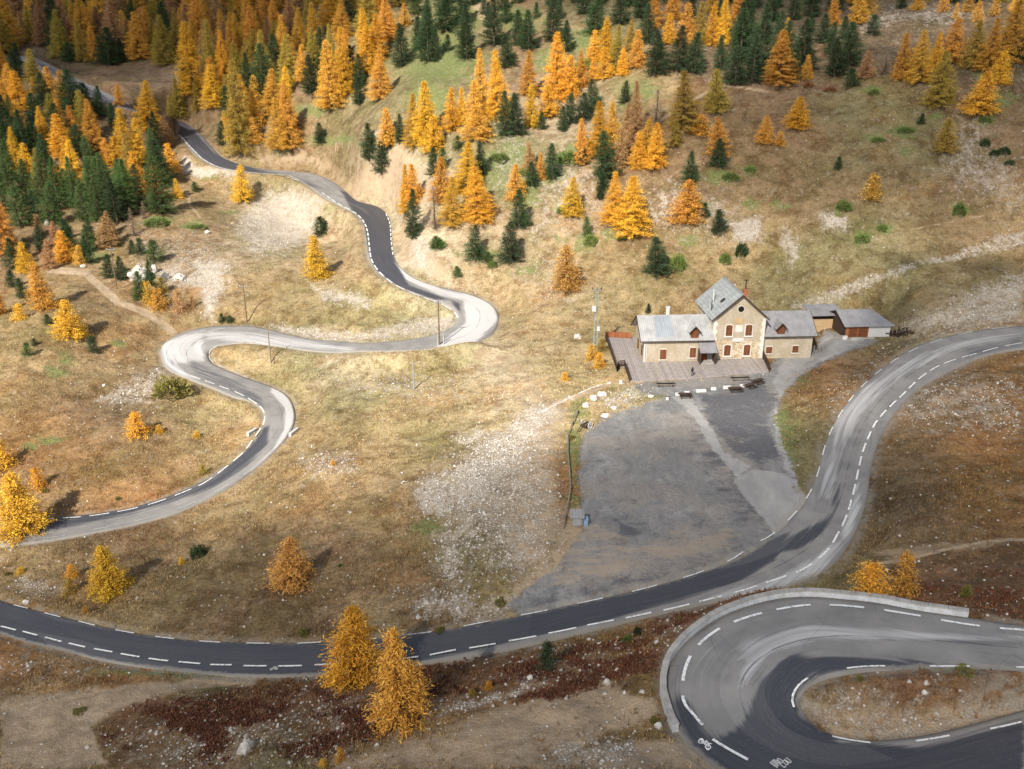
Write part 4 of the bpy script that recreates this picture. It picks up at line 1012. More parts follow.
# (u middle, v top, v base, width, colour[, label])
TREES = [
(18,42,68,11,'P'),(62,10,58,20,'V'),(70,42,62,14,'P'),(83,20,62,14,'V'),(94,22,61,12,'O'),(110,27,66,26,'P'),(122,38,62,12,'P'),(73,68,118,26,'P'),(86,82,112,16,'P'),
(101,85,117,12,'P'),(114,102,126,11,'P'),(50,66,92,15,'O'),(22,70,112,22,'G'),(36,92,122,18,'P'),(120,83,106,10,'O'),(94,98,150,17,'O'),(64,112,157,22,'G'),(44,105,150,14,'G'),
(28,108,165,20,'P'),(38,112,160,20,'P'),(68,137,178,14,'Y'),(18,128,172,14,'G'),(150,80,132,24,'G'),(128,107,165,22,'G'),(140,117,165,18,'G'),(157,110,150,16,'P'),(165,115,146,15,'R'),(118,135,168,22,'G'),
(107,137,165,12,'O'),(180,78,118,14,'V'),(198,80,112,12,'V'),(185,60,96,10,'P'),(228,85,119,9,'P'),(223,120,146,11,'P'),(226,110,135,8,'Y'),(242,60,156,26,'V'),(248,52,96,12,'P'),
(10,146,196,18,'Q'),(28,160,205,20,'Q'),(46,150,205,22,'Q'),(60,158,210,16,'Q'),(77,157,210,16,'Q'),(93,157,212,16,'Q'),(108,160,212,15,'Q'),(128,160,216,26,'Q'),(160,153,216,24,'Q'),(172,144,174,15,'Y'),
(178,179,199,11,'Y'),(195,182,192,8,'Q'),(243,166,202,19,'Y','lone yellow larch just below the upper road, left of the pale rock cut'),(20,185,228,20,'Q'),(55,182,226,20,'Q'),(85,180,222,18,'Q'),(118,178,224,22,'P'),(138,165,207,18,'P'),(100,175,222,18,'Q'),(5,160,215,18,'Q'),
(140,12,60,20,'O'),(165,15,66,20,'V'),(178,8,56,16,'V'),(195,22,96,26,'G'),(212,20,86,18,'V'),(225,30,88,16,'G'),(160,25,60,14,'V'),(172,95,118,9,'V'),
(319,27,56,12,'P'),(311,54,95,17,'P'),(291,82,150,22,'O'),(280,97,151,22,'O'),(332,40,110,26,'O'),(345,27,96,16,'G'),(333,24,72,12,'V'),(359,76,105,12,'P'),(377,14,62,20,'G'),(381,48,100,20,'O'),
(365,8,48,16,'G'),(402,23,67,20,'P'),(428,6,62,22,'P'),(435,28,62,15,'P'),(467,4,60,20,'P'),(446,-6,32,22,'P'),(494,-6,46,20,'P'),(506,34,68,18,'P'),(390,6,30,13,'O'),(405,3,26,11,'O'),(300,8,52,16,'O'),(286,15,70,18,'O'),(268,30,90,18,'V'),
(481,48,115,18,'O'),(498,50,121,22,'G'),(475,80,126,20,'O'),(477,105,141,26,'O'),(451,87,132,18,'G'),(462,87,125,11,'G'),(426,80,145,24,'G'),(434,115,154,20,'G'),(414,92,148,18,'O'),(388,107,146,16,'O'),(400,113,144,10,'P'),
(369,122,160,14,'P'),(388,125,150,11,'P'),(382,142,173,18,'P'),(320,122,144,13,'P','small dark pine standing alone in the clearing above the upper road'),(506,90,137,15,'P'),(433,148,177,13,'P'),(443,148,170,12,'Q'),(458,135,150,8,'Q'),(481,142,176,14,'P'),
(413,165,205,20,'Y'),(441,158,204,22,'O'),(466,143,195,26,'G'),(479,168,225,30,'G'),(452,178,228,24,'O'),(435,186,230,18,'B'),(406,165,215,14,'G'),(413,190,240,18,'P','tall dark pine on the bank right of the upper road bend'),
(476,225,262,17,'P'),(511,222,265,22,'P'),(519,190,230,18,'P'),(515,165,202,18,'O'),(436,236,250,15,'Q'),(457,266,278,8,'Q'),(487,252,264,11,'Q'),
(317,236,279,23,'Y','yellow larch alone on the inside of the upper road bend'),(321,217,237,14,'P','small pine above the yellow larch inside the upper bend'),
(518,10,46,16,'P'),(529,10,50,16,'P'),(552,-4,42,22,'P'),(566,20,52,14,'P'),(596,-4,36,24,'P'),(620,-6,24,20,'P'),(640,-8,18,18,'P'),(557,32,100,28,'G'),(569,55,99,22,'G'),(528,50,96,18,'O'),(531,83,128,14,'G'),(549,85,118,20,'G'),
(582,50,88,12,'O'),(593,57,82,11,'Y'),(594,30,62,16,'G'),(606,17,60,16,'G'),(616,25,73,16,'V'),(605,46,79,14,'G'),(630,20,52,12,'V'),(636,30,68,16,'O'),(622,48,76,12,'G'),
(515,92,136,15,'P'),(542,112,130,6,'P'),(563,105,132,12,'P'),(570,92,125,12,'P'),(583,92,122,20,'P'),(591,78,112,16,'P'),(625,80,104,11,'P'),
(668,13,44,14,'G'),(685,3,46,20,'O'),(700,2,44,14,'V'),(712,5,46,16,'G'),(722,-5,46,16,'G'),(737,-12,22,16,'O'),(655,30,76,24,'P'),(678,25,72,24,'P'),(694,32,74,22,'P'),(740,8,62,28,'P'),(735,45,86,26,'P'),(760,3,72,26,'P'),(752,35,84,22,'P'),(775,10,80,22,'P'),
(684,70,131,32,'V'),(715,68,113,22,'V'),(675,118,147,14,'V'),(700,114,136,22,'G'),(636,80,150,20,'R'),(655,88,130,18,'B'),(600,100,158,26,'G'),(582,117,165,14,'O'),(612,101,152,18,'O'),(625,102,150,14,'R'),(618,130,172,18,'R'),(604,133,181,26,'P'),(601,172,193,12,'P'),
(583,148,166,11,'P'),(638,130,170,16,'G'),(656,122,169,20,'G'),(647,116,160,16,'O'),(717,116,158,20,'O'),(719,137,168,17,'P'),(689,152,188,14,'P'),(687,181,225,30,'O'),(764,114,144,16,'O'),(553,144,180,16,'P'),(532,162,187,15,'P'),(530,143,172,14,'R'),(541,153,180,10,'O'),
(573,178,218,19,'Y'),(614,173,226,24,'G'),(632,178,238,32,'G'),(600,190,200,9,'P'),(587,217,237,8,'Q'),(567,245,292,28,'A','faded rust orange larch on the open slope left of the inn'),(655,237,278,23,'P','dark pine on the open slope above the inn roof'),(705,203,219,9,'P'),(717,210,235,15,'P'),(648,303,314,5,'P','tiny dark pine peeping over the left roof of the inn'),
(779,30,86,30,'O'),(806,54,80,11,'O'),(834,38,77,24,'P'),(800,18,72,26,'P'),(786,20,80,22,'P'),(848,22,66,22,'P'),(851,68,88,13,'P'),(865,50,78,16,'R'),(868,-6,14,20,'O'),(918,-6,10,12,'G'),(942,-8,12,9,'O'),(967,-5,12,12,'O'),(902,-5,8,10,'P'),
(885,52,74,12,'B'),(902,33,80,18,'O'),(919,30,83,24,'O'),(934,32,72,14,'G'),(951,18,63,24,'O'),(938,50,107,28,'V'),(973,20,68,22,'V'),(986,18,72,22,'O'),(1007,0,64,34,'O'),(998,50,85,18,'G'),(980,71,115,28,'Y'),(797,96,130,22,'G'),(780,131,146,9,'G'),(944,117,153,20,'V'),(838,156,170,8,'P'),(871,174,200,18,'O'),(921,113,125,7,'P'),(872,15,36,16,'P'),(1022,20,62,20,'P'),
(4,192,256,26,'O'),(15,238,270,16,'P'),(27,242,273,17,'G'),(50,240,270,14,'R'),(66,231,264,19,'G'),(80,245,265,11,'O'),(88,235,264,10,'P'),(44,262,311,23,'O'),(70,299,341,28,'Y','bright yellow larch on the meadow left of the dirt track'),(0,288,316,15,'O'),(19,303,321,13,'G'),(12,270,288,10,'P'),(22,278,299,11,'P'),(48,314,325,8,'P'),(94,336,354,12,'P'),(28,342,357,9,'Q'),(35,338,346,6,'P'),
(110,254,279,12,'P'),(121,256,281,12,'P'),(132,240,255,8,'P'),(141,238,256,11,'P'),(154,240,264,18,'Q'),(150,260,286,11,'P'),(141,271,301,18,'Q'),(149,281,305,9,'O'),(159,288,311,14,'O'),(162,277,293,12,'V'),(181,290,314,13,'R'),(192,295,309,10,'R'),(222,313,323,7,'P'),(230,315,323,8,'Q'),(108,217,248,20,'R'),
(3,438,472,24,'G','golden larch at the left edge above the largest yellow larch'),(25,472,541,46,'Y','largest yellow larch, on the roadside at the left edge'),(40,467,491,14,'G','pale golden sapling behind the largest yellow larch'),(137,411,438,19,'G','small golden larch alone in the lower meadow inside the loop'),
(110,543,599,31,'Y','bright yellow larch on the bank just above the main road at lower left'),(73,563,580,12,'Y','little yellow larch left of the bright yellow larch above the main road'),(71,577,596,12,'V','little yellow green larch left of the bright yellow larch above the main road'),
(292,536,592,38,'A','rust orange larch standing alone in the meadow above the main road'),(358,604,693,54,'G','large golden larch below the main road, the left one of the pair'),(403,629,733,50,'O','large orange larch below the main road, the right one of the pair'),
(547,640,673,18,'P','small dark pine beside the lower edge of the main road'),(902,550,600,26,'O','orange larch behind the hairpin parapet'),(872,562,598,30,'G','low golden larch behind the hairpin parapet'),
(592,344,361,12,'Y','yellow shrubby larch at the foot of the transformer pole'),(599,352,369,12,'Y','yellow shrubby larch left of the wooden terrace'),(565,371,381,8,'Y','tiny yellow larch on the meadow left of the transformer pole'),(602,338,352,9,'V','olive sapling between transformer pole and terrace'),
(341,746,763,10,'O','small orange sapling in the heather near the lower frame edge'),(324,758,769,9,'O','tiny orange sapling at the bottom edge of the heather'),(489,680,691,8,'G','tiny golden sapling in the heather below the main road'),(85,605,614,7,'O','tiny orange sapling beside the main road at lower left'),(21,566,575,8,'Y','tiny yellow sapling in the meadow at the left edge'),(182,556,565,8,'Y','tiny yellow sapling beside the round green bush'),(472,688,697,7,'V','tiny olive sapling in the heather below the main road'),
(160,424,434,8,'G','pale golden sapling right of the small meadow larch'),(197,430,438,6,'G','tiny golden sapling near the lower loop'),(333,459,466,6,'Y','tiny yellow sapling on the meadow right of the lower loop'),(203,464,475,7,'V','tiny faded sapling beside the lower loop of road'),
]
ZONES = [  # polygon of bases, spacing (px), height range, mix
 ([(0,2),(300,2),(298,50),(265,66),(240,92),(218,90),(200,70),(165,60),(132,56),(60,52),(30,46),(0,60)],12.5,(33,47),'RROOOORVVPP'),
 ([(-10,62),(14,72),(60,92),(90,120),(88,160),(0,172),(-10,172)],14.5,(30,44),'GOOVPPQ'),
 ([(0,165),(120,168),(165,170),(160,205),(120,216),(60,212),(0,212)],17,(34,46),'QQQPPVG'),
 ([(205,95),(240,92),(296,56),(300,96),(272,128),(262,148),(244,146),(228,136)],16,(38,52),'VGOOPV'),
 ([(302,2),(398,2),(398,30),(375,70),(352,100),(325,108),(300,92)],17,(34,48),'OOGGPV'),
 ([(402,2),(520,2),(505,30),(480,48),(420,56)],18,(28,40),'PPPPQ'),
 ([(505,2),(640,2),(640,14),(520,24)],19,(26,36),'PPP'),
 ([(640,4),(860,4),(862,20),(830,60),(760,80),(735,80),(650,70),(640,30)],18,(30,42),'PPPPPO'),
 ([(0,215),(150,215),(140,235),(90,262),(30,262),(0,250)],16,(20,34),'QPBRP'),
 ([(920,0),(1024,0),(1024,20),(960,24),(930,10)],15,(20,32),'OVOP'),
]
road_px = []
for nm in 'ABC':
    L, R, _ = TRACKS[nm]
    a, b, _d = project((L + R) / 2); road_px += list(zip(a, b))
road_px = np.array(road_px)
rz = random.Random(5)
taken = [(t[0], t[2]) for t in TREES]
AUTO = []
def inside(p, poly):
    x, y = p; c = False
    for i in range(len(poly)):
        (ax, ay), (bx, by) = poly[i], poly[(i + 1) % len(poly)]
        if (ay > y) != (by > y) and x < (bx - ax) * (y - ay) / (by - ay) + ax: c = not c
    return c
for poly, sp, (h0, h1), mixs in ZONES:
    xs = [p[0] for p in poly]; ys = [p[1] for p in poly]
    for _ in range(2600):
        p = (rz.uniform(min(xs), max(xs)), rz.uniform(min(ys), max(ys)))
        if not inside(p, poly): continue
        if any(((p[0] - q[0]) / 1.0) ** 2 + ((p[1] - q[1]) * 1.5) ** 2 < sp * sp for q in taken): continue
        if np.min((road_px[:, 0] - p[0]) ** 2 + ((road_px[:, 1] - p[1]) * 1.3) ** 2) < 70: continue
        # keep the far road in sight
        h = rz.uniform(h0, h1)
        du = np.abs(road_px[:, 0] - p[0]); dv = p[1] - road_px[:, 1]
        if np.any((du < 6) & (dv > 0) & (dv < h * .6)) and rz.random() < .7: continue
        taken.append(p); h *= rz.choice((.55, .75, .9, 1, 1.05, 1.15)); AUTO.append((p[0], p[1] - h, p[1], h * rz.uniform(.36, .50), rz.choice(mixs)))
REG = [('dense forest above the far road', [(-60,-40),(302,-40),(300,60),(225,100),(170,70),(60,60),(-60,70)]),
 ('woods below the far road', [(-60,60),(60,70),(160,112),(172,176),(-60,176)]),
 ('pine wood above the dirt track', [(-60,176),(200,176),(170,236),(130,238),(0,232),(-60,232)]),
 ('forest edge above first road bend', [(166,60),(235,96),(302,50),(302,156),(220,160),(166,125)]),
 ('wood left of the green clearing', [(302,-20),(395,-20),(395,118),(302,118)]),
 ('head of the green clearing', [(395,-20),(512,-20),(512,78),(395,78)]),
 ('slope above the road cutting', [(355,100),(512,78),(512,146),(395,178),(355,178)]),
 ('bank right of the upper bend', [(395,146),(530,146),(530,270),(395,290)]),
 ('upper middle slope', [(512,-20),(650,-20),(650,115),(512,140)]),
 ('middle slope clump', [(512,115),(672,115),(672,206),(512,206)]),
 ('dark wood on the upper right', [(650,-20),(870,-20),(870,100),(650,100)]),
 ('slope above the inn', [(545,100),(775,100),(775,320),(545,320)]),
 ('top right stand', [(855,-20),(1060,-20),(1060,120),(855,120)]),
 ('bare slope at the right', [(775,86),(1060,86),(1060,260),(775,260)]),
 ('edge of the dirt track', [(-60,232),(130,225),(130,350),(-60,360)]),
 ('rock outcrop by the track', [(100,236),(240,236),(240,325),(100,325)])]
ORD = 'first second third fourth fifth sixth seventh eighth ninth tenth eleventh twelfth thirteenth fourteenth fifteenth sixteenth'.split()
allt = [list(t) for t in TREES] + [list(t) for t in AUTO]
for t in allt:
    t_reg = next((i for i, (nm, pl) in enumerate(REG) if inside((t[0], t[2]), pl)), len(REG) - 2)
    lab = t[5] if len(t) > 5 else None
    t[5:] = [lab, t_reg]
cls = {}
for t in allt:
    if t[5] is None: cls.setdefault((t[6], t[4]), []).append(t)
ROWS = ['front row', 'second row', 'third row', 'fourth row', 'fifth row', 'sixth row', 'seventh row']
for (ri, k), lst in cls.items():
    word = {'P': 'pine', 'Q': 'pine'}.get(k, 'larch'); pl = {'pine': 'pines', 'larch': 'larches'}[word]; phrase = REG[ri][0]
    lst.sort(key=lambda q: -q[2])
    nr_ = max(1, math.ceil(len(lst) / 12)); per = math.ceil(len(lst) / nr_)
    for r in range(nr_):
        row = sorted(lst[r * per:(r + 1) * per], key=lambda q: q[0])
        rn = f', {ROWS[min(r, 6)]}' if nr_ > 1 else ''
        for i, t in enumerate(row):
            if len(row) == 1: t[5] = f'only {TWORD[k]} {word}, {phrase}{rn}'
            else:
                pos = 'leftmost' if i == 0 else 'rightmost' if i == len(row) - 1 else ORD[i] + ' from left'
                t[5] = f'{pos} of {TWORD[k]} {pl}, {phrase}{rn}'
for t in allt:
    t += [None] * (8 - len(t))
    t[7] = ('pines' if t[4] in 'PQ' else 'larches') + ' in the ' + REG[t[6]][0]
def add_tree(t, n=[0]):
    u, vt, vb, wpx, k, lab, ri = t[:7]; grp = t[7] if len(t) > 7 and t[7] else None
    al = PITCH + math.atan((vb - H / 2) / F)
    vb -= .30 * wpx * max(math.sin(al), 0) + .02 * wpx   # the crown's near skirt hides the foot
    g = ground(u, max(vb, 1.5)); d = float(project(g[None])[2][0])
    if vb < 1.5: g = g + np.array([0, (1.5 - vb) * 1.5, 0]); g[2] = surf_z(g[0], g[1])
    al = PITCH + math.atan((vb - H / 2) / F)
    hm = (.94 if vb < 170 else 1.0) * (vb - vt) * d / F / max(math.cos(al), .6) * (1.0 - .10 * min(max((vb - 250) / 400, 0), 1))
    wm = wpx * d / F
    fam = 'P' if k in 'PQ' else 'B' if k == 'B' else 'L'
    key = 9 if fam == 'B' else (4 if hm < 6 else 9 if hm < 12.5 else 15)
    pr = PROTO[fam][key]; tm, cm = pr[rz.randrange(len(pr))]
    sz = hm / BASE_H[(fam, key)]; sx = min(max(wm / 2 / BASE_R[(fam, key)] * (1.42 if fam != 'P' else 1.30), sz * .95), sz * 2.1) * rz.uniform(.96, 1.08)
    o = empty('pine_tree' if fam == 'P' else 'larch_tree', (g[0], g[1], g[2] - .1), rz.uniform(0, 6.28))
    o.scale = (sx, sx * rz.uniform(.9, 1.1), sz); o.rotation_euler = (rz.gauss(0, .025), rz.gauss(0, .025), rz.uniform(0, 6.28))
    tr = link(bpy.data.objects.new('trunk', tm), o)
    c = link(bpy.data.objects.new('crown', cm), o)
    col = TCOL[k]; j = rz.uniform(.82, 1.15); hj = rz.uniform(.9, 1.12)
    c.color = (min(col[0] * j, .9), min(col[1] * j * hj, .62), col[2] * j, 1)
    tag(o, lab, 'pine tree' if fam == 'P' else 'larch tree', grp or ('pines and larches on the slope' if False else None))
    n[0] += 1
    return o
for t in allt: add_tree(t)
print('TREES', len(allt), len(AUTO), sum(t[4] not in 'PQ' for t in allt))
# ------------------------------------------------------------------ materials for built things
def plain(name, c, rough=.8, var=.35, sc=2.0, metal=0.0):
    s = NT(name, rough); p = s.coord('Object'); a = s.noise(p, sc, 4, .65)
    s.col(s.mix(s.mr(a, .35, .68, 0, var), c, tuple(x * .5 for x in c)))
    s.b.inputs['Metallic'].default_value = metal
    return s.m
def render_wall():
    s = NT('lime_render', .95); p = s.coord('Object')
    a = s.noise(p, .45, 5, .65); b = s.noise(p, 2.5, 4, .7); st = s.noise(s.mapping(p, (1.6, 1.6, .25)), 1.2, 4, .6)
    c = s.mix(s.mr(a, .38, .62), (.38, .315, .22), (.45, .39, .30))
    c = s.mix(s.mr(b, .50, .64, 0, .55), c, (.33, .25, .155))
    c = s.mix(s.mr(st, .55, .72, 0, .35), c, (.34, .28, .21))
    s.col(c); s.bump(b, .5, .03); return s.m
def rubble_wall():
    s = NT('rubble_stone', .95); p = s.coord('Object')
    v = s.n('ShaderNodeTexVoronoi', feature='DISTANCE_TO_EDGE'); v.inputs['Scale'].default_value = 2.2; s.lk(p, v.inputs['Vector'])
    vc = s.voro(p, 2.2, 'Color'); se = s.n('ShaderNodeSeparateColor'); s.lk(vc, se.inputs[0])
    c = s.ramp(se.outputs[0], [(.1, (.28, .205, .12)), (.5, (.38, .28, .16)), (.9, (.48, .38, .25))])
    c = s.mix(s.mr(v.outputs['Distance'], .09, .02), c, (.60, .52, .40))
    c = s.mix(s.mr(s.noise(p, .5, 4), .45, .65, 0, .55), c, (.62, .54, .42))
    s.col(c); s.bump(v.outputs['Distance'], .4, .03); return s.m
def metal_roof(name, c1, c2, seam=.55):
    s = NT(name, .55); p = s.coord('Object')
    sx = s.n('ShaderNodeSeparateXYZ'); s.lk(p, sx.inputs[0])
    fr = s.math('FRACT', s.math('DIVIDE', sx.outputs[0], seam))
    ln = s.math('LESS_THAN', s.math('ABSOLUTE', s.math('SUBTRACT', fr, .5)), .07)
    a = s.noise(p, .5, 5, .65); st = s.noise(s.mapping(p, (2.5, .3, .3)), 1.0, 4, .6)
    c = s.mix(s.mr(a, .38, .64), c1, c2)
    c = s.mix(s.mr(st, .52, .70, 0, .4), c, tuple(x * .62 for x in c2))
    c = s.mix(s.math('MULTIPLY', ln, .45), c, tuple(x * .55 for x in c2))
    s.col(c); s.b.inputs['Specular IOR Level'].default_value = .5
    s.bump(ln, .6, .04); return s.m
def plank(name, c1, c2, w=.16, axis=0, rough=.8):
    s = NT(name, rough); p = s.coord('Object'); sx = s.n('ShaderNodeSeparateXYZ'); s.lk(p, sx.inputs[0])
    q = s.math('DIVIDE', sx.outputs[axis], w); fr = s.math('FRACT', q); fl = s.math('FLOOR', q)
    wn_ = s.n('ShaderNodeTexWhiteNoise', noise_dimensions='1D'); s.lk(fl, wn_.inputs['W'])
    a = s.noise(p, 1.2, 4, .65)
    c = s.mix(wn_.outputs[0], c1, c2)
    c = s.mix(s.mr(a, .42, .68, 0, .5), c, tuple(x * .5 for x in c1))
    gap = s.math('LESS_THAN', fr, .1); c = s.mix(s.math('MULTIPLY', gap, .8), c, tuple(x * .25 for x in c1))
    s.col(c); return s.m
M_WALL, M_RUB = render_wall(), rubble_wall()
M_RZ = metal_roof('zinc_roof', (.39, .41, .40), (.30, .32, .315))
M_RS = metal_roof('sheet_roof', (.43, .425, .41), (.34, .335, .325), .4)
M_RD = metal_roof('dull_sheet_roof', (.29, .28, .285), (.22, .215, .22), .4)
M_RB = metal_roof('new_roof_sheet', (.34, .37, .39), (.28, .31, .335), .4)
M_SHUT = plank('orange_brown_shutter', (.19, .068, .027), (.13, .045, .02), .17)
M_DWOOD = plank('dark_stained_wood', (.075, .045, .03), (.045, .028, .02), .2)
M_OWOOD = plank('orange_wood', (.38, .14, .055), (.24, .085, .035), .25)
M_GWOOD = plank('weathered_wood', (.30, .25, .20), (.20, .165, .13), .2)
M_QUOIN = plain('pale_dressed_stone', (.66, .61, .53), .9, .3)
M_DECK = plank('deck_boards', (.40, .355, .33), (.30, .265, .25), .45, 0)
M_BLACK = plain('black_parts_and_loft_shade', (.012, .012, .014), .4)  # black pipes, pane and insulators; also stands in for shade inside the loft
M_WHITE = plain('white_paint', (.60, .59, .57), .7, .25)
M_BRICK = plain('red_brick', (.38, .13, .06), .9, .4, 4)
M_STEEL = plain('grey_steel', (.30, .31, .31), .5, .3)
M_GLASS = plain('dark_glass', (.03, .035, .045), .15, .1)
M_PGREEN = plain('green_grey_steel', (.30, .35, .30), .6, .3)
M_TAN = plain('sandy_render', (.50, .35, .19), .9, .35, 1.5)
M_BLUE = plain('faded_blue_panel', (.25, .36, .50), .6, .3)

class MB:
    def __init__(s): s.v = []; s.f = []
    def quadbox(s, P):
        b = len(s.v); s.v += [tuple(map(float, p)) for p in P]
        s.f += [(b, b+3, b+2, b+1), (b+4, b+5, b+6, b+7), (b, b+1, b+5, b+4), (b+1, b+2, b+6, b+5), (b+2, b+3, b+7, b+6), (b+3, b, b+4, b+7)]
        return s
    def box(s, x0, x1, y0, y1, z0, z1):
        return s.quadbox([(x0,y0,z0),(x1,y0,z0),(x1,y1,z0),(x0,y1,z0),(x0,y0,z1),(x1,y0,z1),(x1,y1,z1),(x0,y1,z1)])
    def bar(s, a, b, w, h=None):
        a = np.array(a, float); b = np.array(b, float); h = h or w; d = b - a; L = np.linalg.norm(d); d /= L
        up_ = np.array([0, 0, 1.]) if abs(d[2]) < .9 else np.array([1., 0, 0])
        sd = np.cross(d, up_); sd /= np.linalg.norm(sd); up2 = np.cross(sd, d); sd = sd * w / 2; up2 = up2 * h / 2
        return s.quadbox([a-sd-up2, b-sd-up2, b+sd-up2, a+sd-up2, a-sd+up2, b-sd+up2, b+sd+up2, a+sd+up2])
    def tube(s, a, b, r0, r1=None, k=8):
        r1 = r0 if r1 is None else r1
        a = np.array(a, float); b = np.array(b, float); d = b - a; d /= np.linalg.norm(d)
        up_ = np.array([0, 0, 1.]) if abs(d[2]) < .9 else np.array([1., 0, 0]); x = np.cross(d, up_); x /= np.linalg.norm(x); y = np.cross(d, x)
        n0 = len(s.v)
        for p, r in ((a, r0), (b, r1)):
            for j in range(k):
                t = 6.2832 * j / k; s.v.append(tuple(p + x * r * math.cos(t) + y * r * math.sin(t)))
        for j in range(k):
            j2 = (j + 1) % k; s.f.append((n0 + j, n0 + j2, n0 + k + j2, n0 + k + j))
        s.f.append(tuple(n0 + j for j in reversed(range(k)))); s.f.append(tuple(n0 + k + j for j in range(k)))
        return s
    def ext(s, poly, y0, y1):
        """polygon in (x, z) pushed from y0 to y1"""
        b = len(s.v); k = len(poly)
        for y in (y0, y1): s.v += [(x, y, z) for x, z in poly]
        s.f.append(tuple(range(b, b + k))); s.f.append(tuple(b + k + j for j in reversed(range(k))))
        for j in range(k):
            j2 = (j + 1) % k; s.f.append((b + j, b + k + j, b + k + j2, b + j2))
        return s
    def slab(s, P4, t):
        """four points, thickened downward"""
        lo = [(p[0], p[1], p[2] - t) for p in P4]
        return s.quadbox(lo + list(P4))
    def build(s, name, mat, parent=None, bevel=0.0, smooth=False):
        o = mesh_np(name, s.v, s.f, [mat], parent=parent, smooth=smooth)
        bm = bmesh.new(); bm.from_mesh(o.data); bmesh.ops.recalc_face_normals(bm, faces=bm.faces)
        if bevel: bmesh.ops.bevel(bm, geom=list(bm.edges), offset=bevel, segments=1, affect='EDGES', clamp_overlap=True)
        bm.to_mesh(o.data); bm.free(); return o

# ------------------------------------------------------------------ the inn
ZT = -57.3
O = pix_z(711, 358.5, ZT)
inn = empty('mountain_inn', O, math.radians(3.0))
tag(inn, 'cream stone mountain inn with steep grey metal roofs and a tall gabled middle block', 'inn')
def arch(x0, x1, z0, z1, rise, k=6):
    pts_ = [(x0, z0), (x1, z0), (x1, z1 - rise)]
    for i in range(1, k): 
        t = i / k; pts_.append((x1 + (x0 - x1) * t, z1 - rise + rise * math.sin(math.pi * t)))
    return pts_ + [(x0, z1 - rise)]
CWD, CDP, CEH, CRI = 9.9, 12.6, 8.1, 4.4
wall_pts = [(0, -.9), (CWD, -.9), (CWD, CEH), (CWD / 2, CEH + CRI), (0, CEH)]
mid = MB().ext(wall_pts, 0, CDP).build('wall', M_RUB, inn)
MB().ext([(0, 3.6), (CWD, 3.6), (CWD, CEH - .02), (CWD / 2, CEH + CRI - .04), (0, CEH - .02)], -.035, .0).build('upper_render', M_WALL, mid)
q = MB()
for sx, x in ((1, 0), (-1, CWD)):
    q = MB()
    for i in range(11):
        w = .75 if i % 2 else .5; z = i * .72
        a, b = (x - .05, x + w) if sx > 0 else (x - w, x + .05)
        q.box(a, b, -.075, .3, z, z + .73)
    q.build('quoins', M_QUOIN, mid)
MB().box(-.2, CWD + .2, -.12, -.0, CEH - .35, CEH - .12).build('eave_return', M_QUOIN, mid) if False else None
# roof: two thick slopes with overhang
rf = MB(); ov, oh, th = .55, .65, .2
sl = CRI / (CWD / 2)
zr = CEH + CRI + .28; ze = CEH - ov * sl + .28
rf.slab([(-ov, -oh, ze), (CWD / 2, -oh, zr), (CWD / 2, CDP + .4, zr), (-ov, CDP + .4, ze)], th)
rf.slab([(CWD / 2, -oh, zr), (CWD + ov, -oh, ze), (CWD + ov, CDP + .4, ze), (CWD / 2, CDP + .4, zr)], th)
roof = rf.build('roof', M_RZ, inn)
vb = MB(); vb.slab([(-ov - .05, -oh - .08, ze - .03), (CWD / 2, -oh - .08, zr - .03), (CWD / 2, -oh, zr - .03), (-ov - .05, -oh, ze - .03)], .32)
vb.slab([(CWD / 2, -oh - .08, zr - .03), (CWD + ov + .05, -oh - .08, ze - .03), (CWD + ov + .05, -oh, ze - .03), (CWD / 2, -oh, zr - .03)], .32)
vb.build('verge_board', M_DWOOD, roof)
MB().bar((CWD / 2, -oh, zr + .03), (CWD / 2, CDP + .4, zr + .03), .35, .09).build('ridge_cap', M_STEEL, roof)
# skylight on the left slope
def on_left(x, off=.0): return CEH + (x / (CWD / 2)) * CRI + .28 + off
sky_ = MB(); sky_.slab([(2.0, 3.0, on_left(2.0, .12)), (2.75, 3.0, on_left(2.75, .12)), (2.75, 4.1, on_left(2.75, .12)), (2.0, 4.1, on_left(2.0, .12))], .2)
sky_.build('skylight', M_GLASS, roof)
ch = MB().box(CWD - 1.9, CWD - 1.1, 8.6, 9.5, on_left(1.5) - .6, on_left(1.5) + 1.5).build('chimney', M_BRICK, roof, .03)
c2 = MB().tube((CWD - 1.5, 9.05, on_left(1.5) + 1.5), (CWD - 1.5, 9.05, on_left(1.5) + 3.3), .10); c2.bar((CWD - 2.0, 9.05, on_left(1.5) + 3.3), (CWD - 1.0, 9.05, on_left(1.5) + 3.3), .14)
c2.build('flue', M_BLACK, ch)
MB().tube((1.1, 5.6, on_left(1.1) - .2), (1.1, 5.6, on_left(1.1) + 2.6), .11).tube((1.1, 5.6, on_left(1.1) + 2.6), (1.1, 5.6, on_left(1.1) + 2.8), .20).build('chimney_pipe', M_WHITE, roof)
MB().tube((.35, 3.6, on_left(.35) - .2), (.35, 3.6, on_left(.35) + 1.9), .10).build('chimney_pipe', M_BLACK, roof)
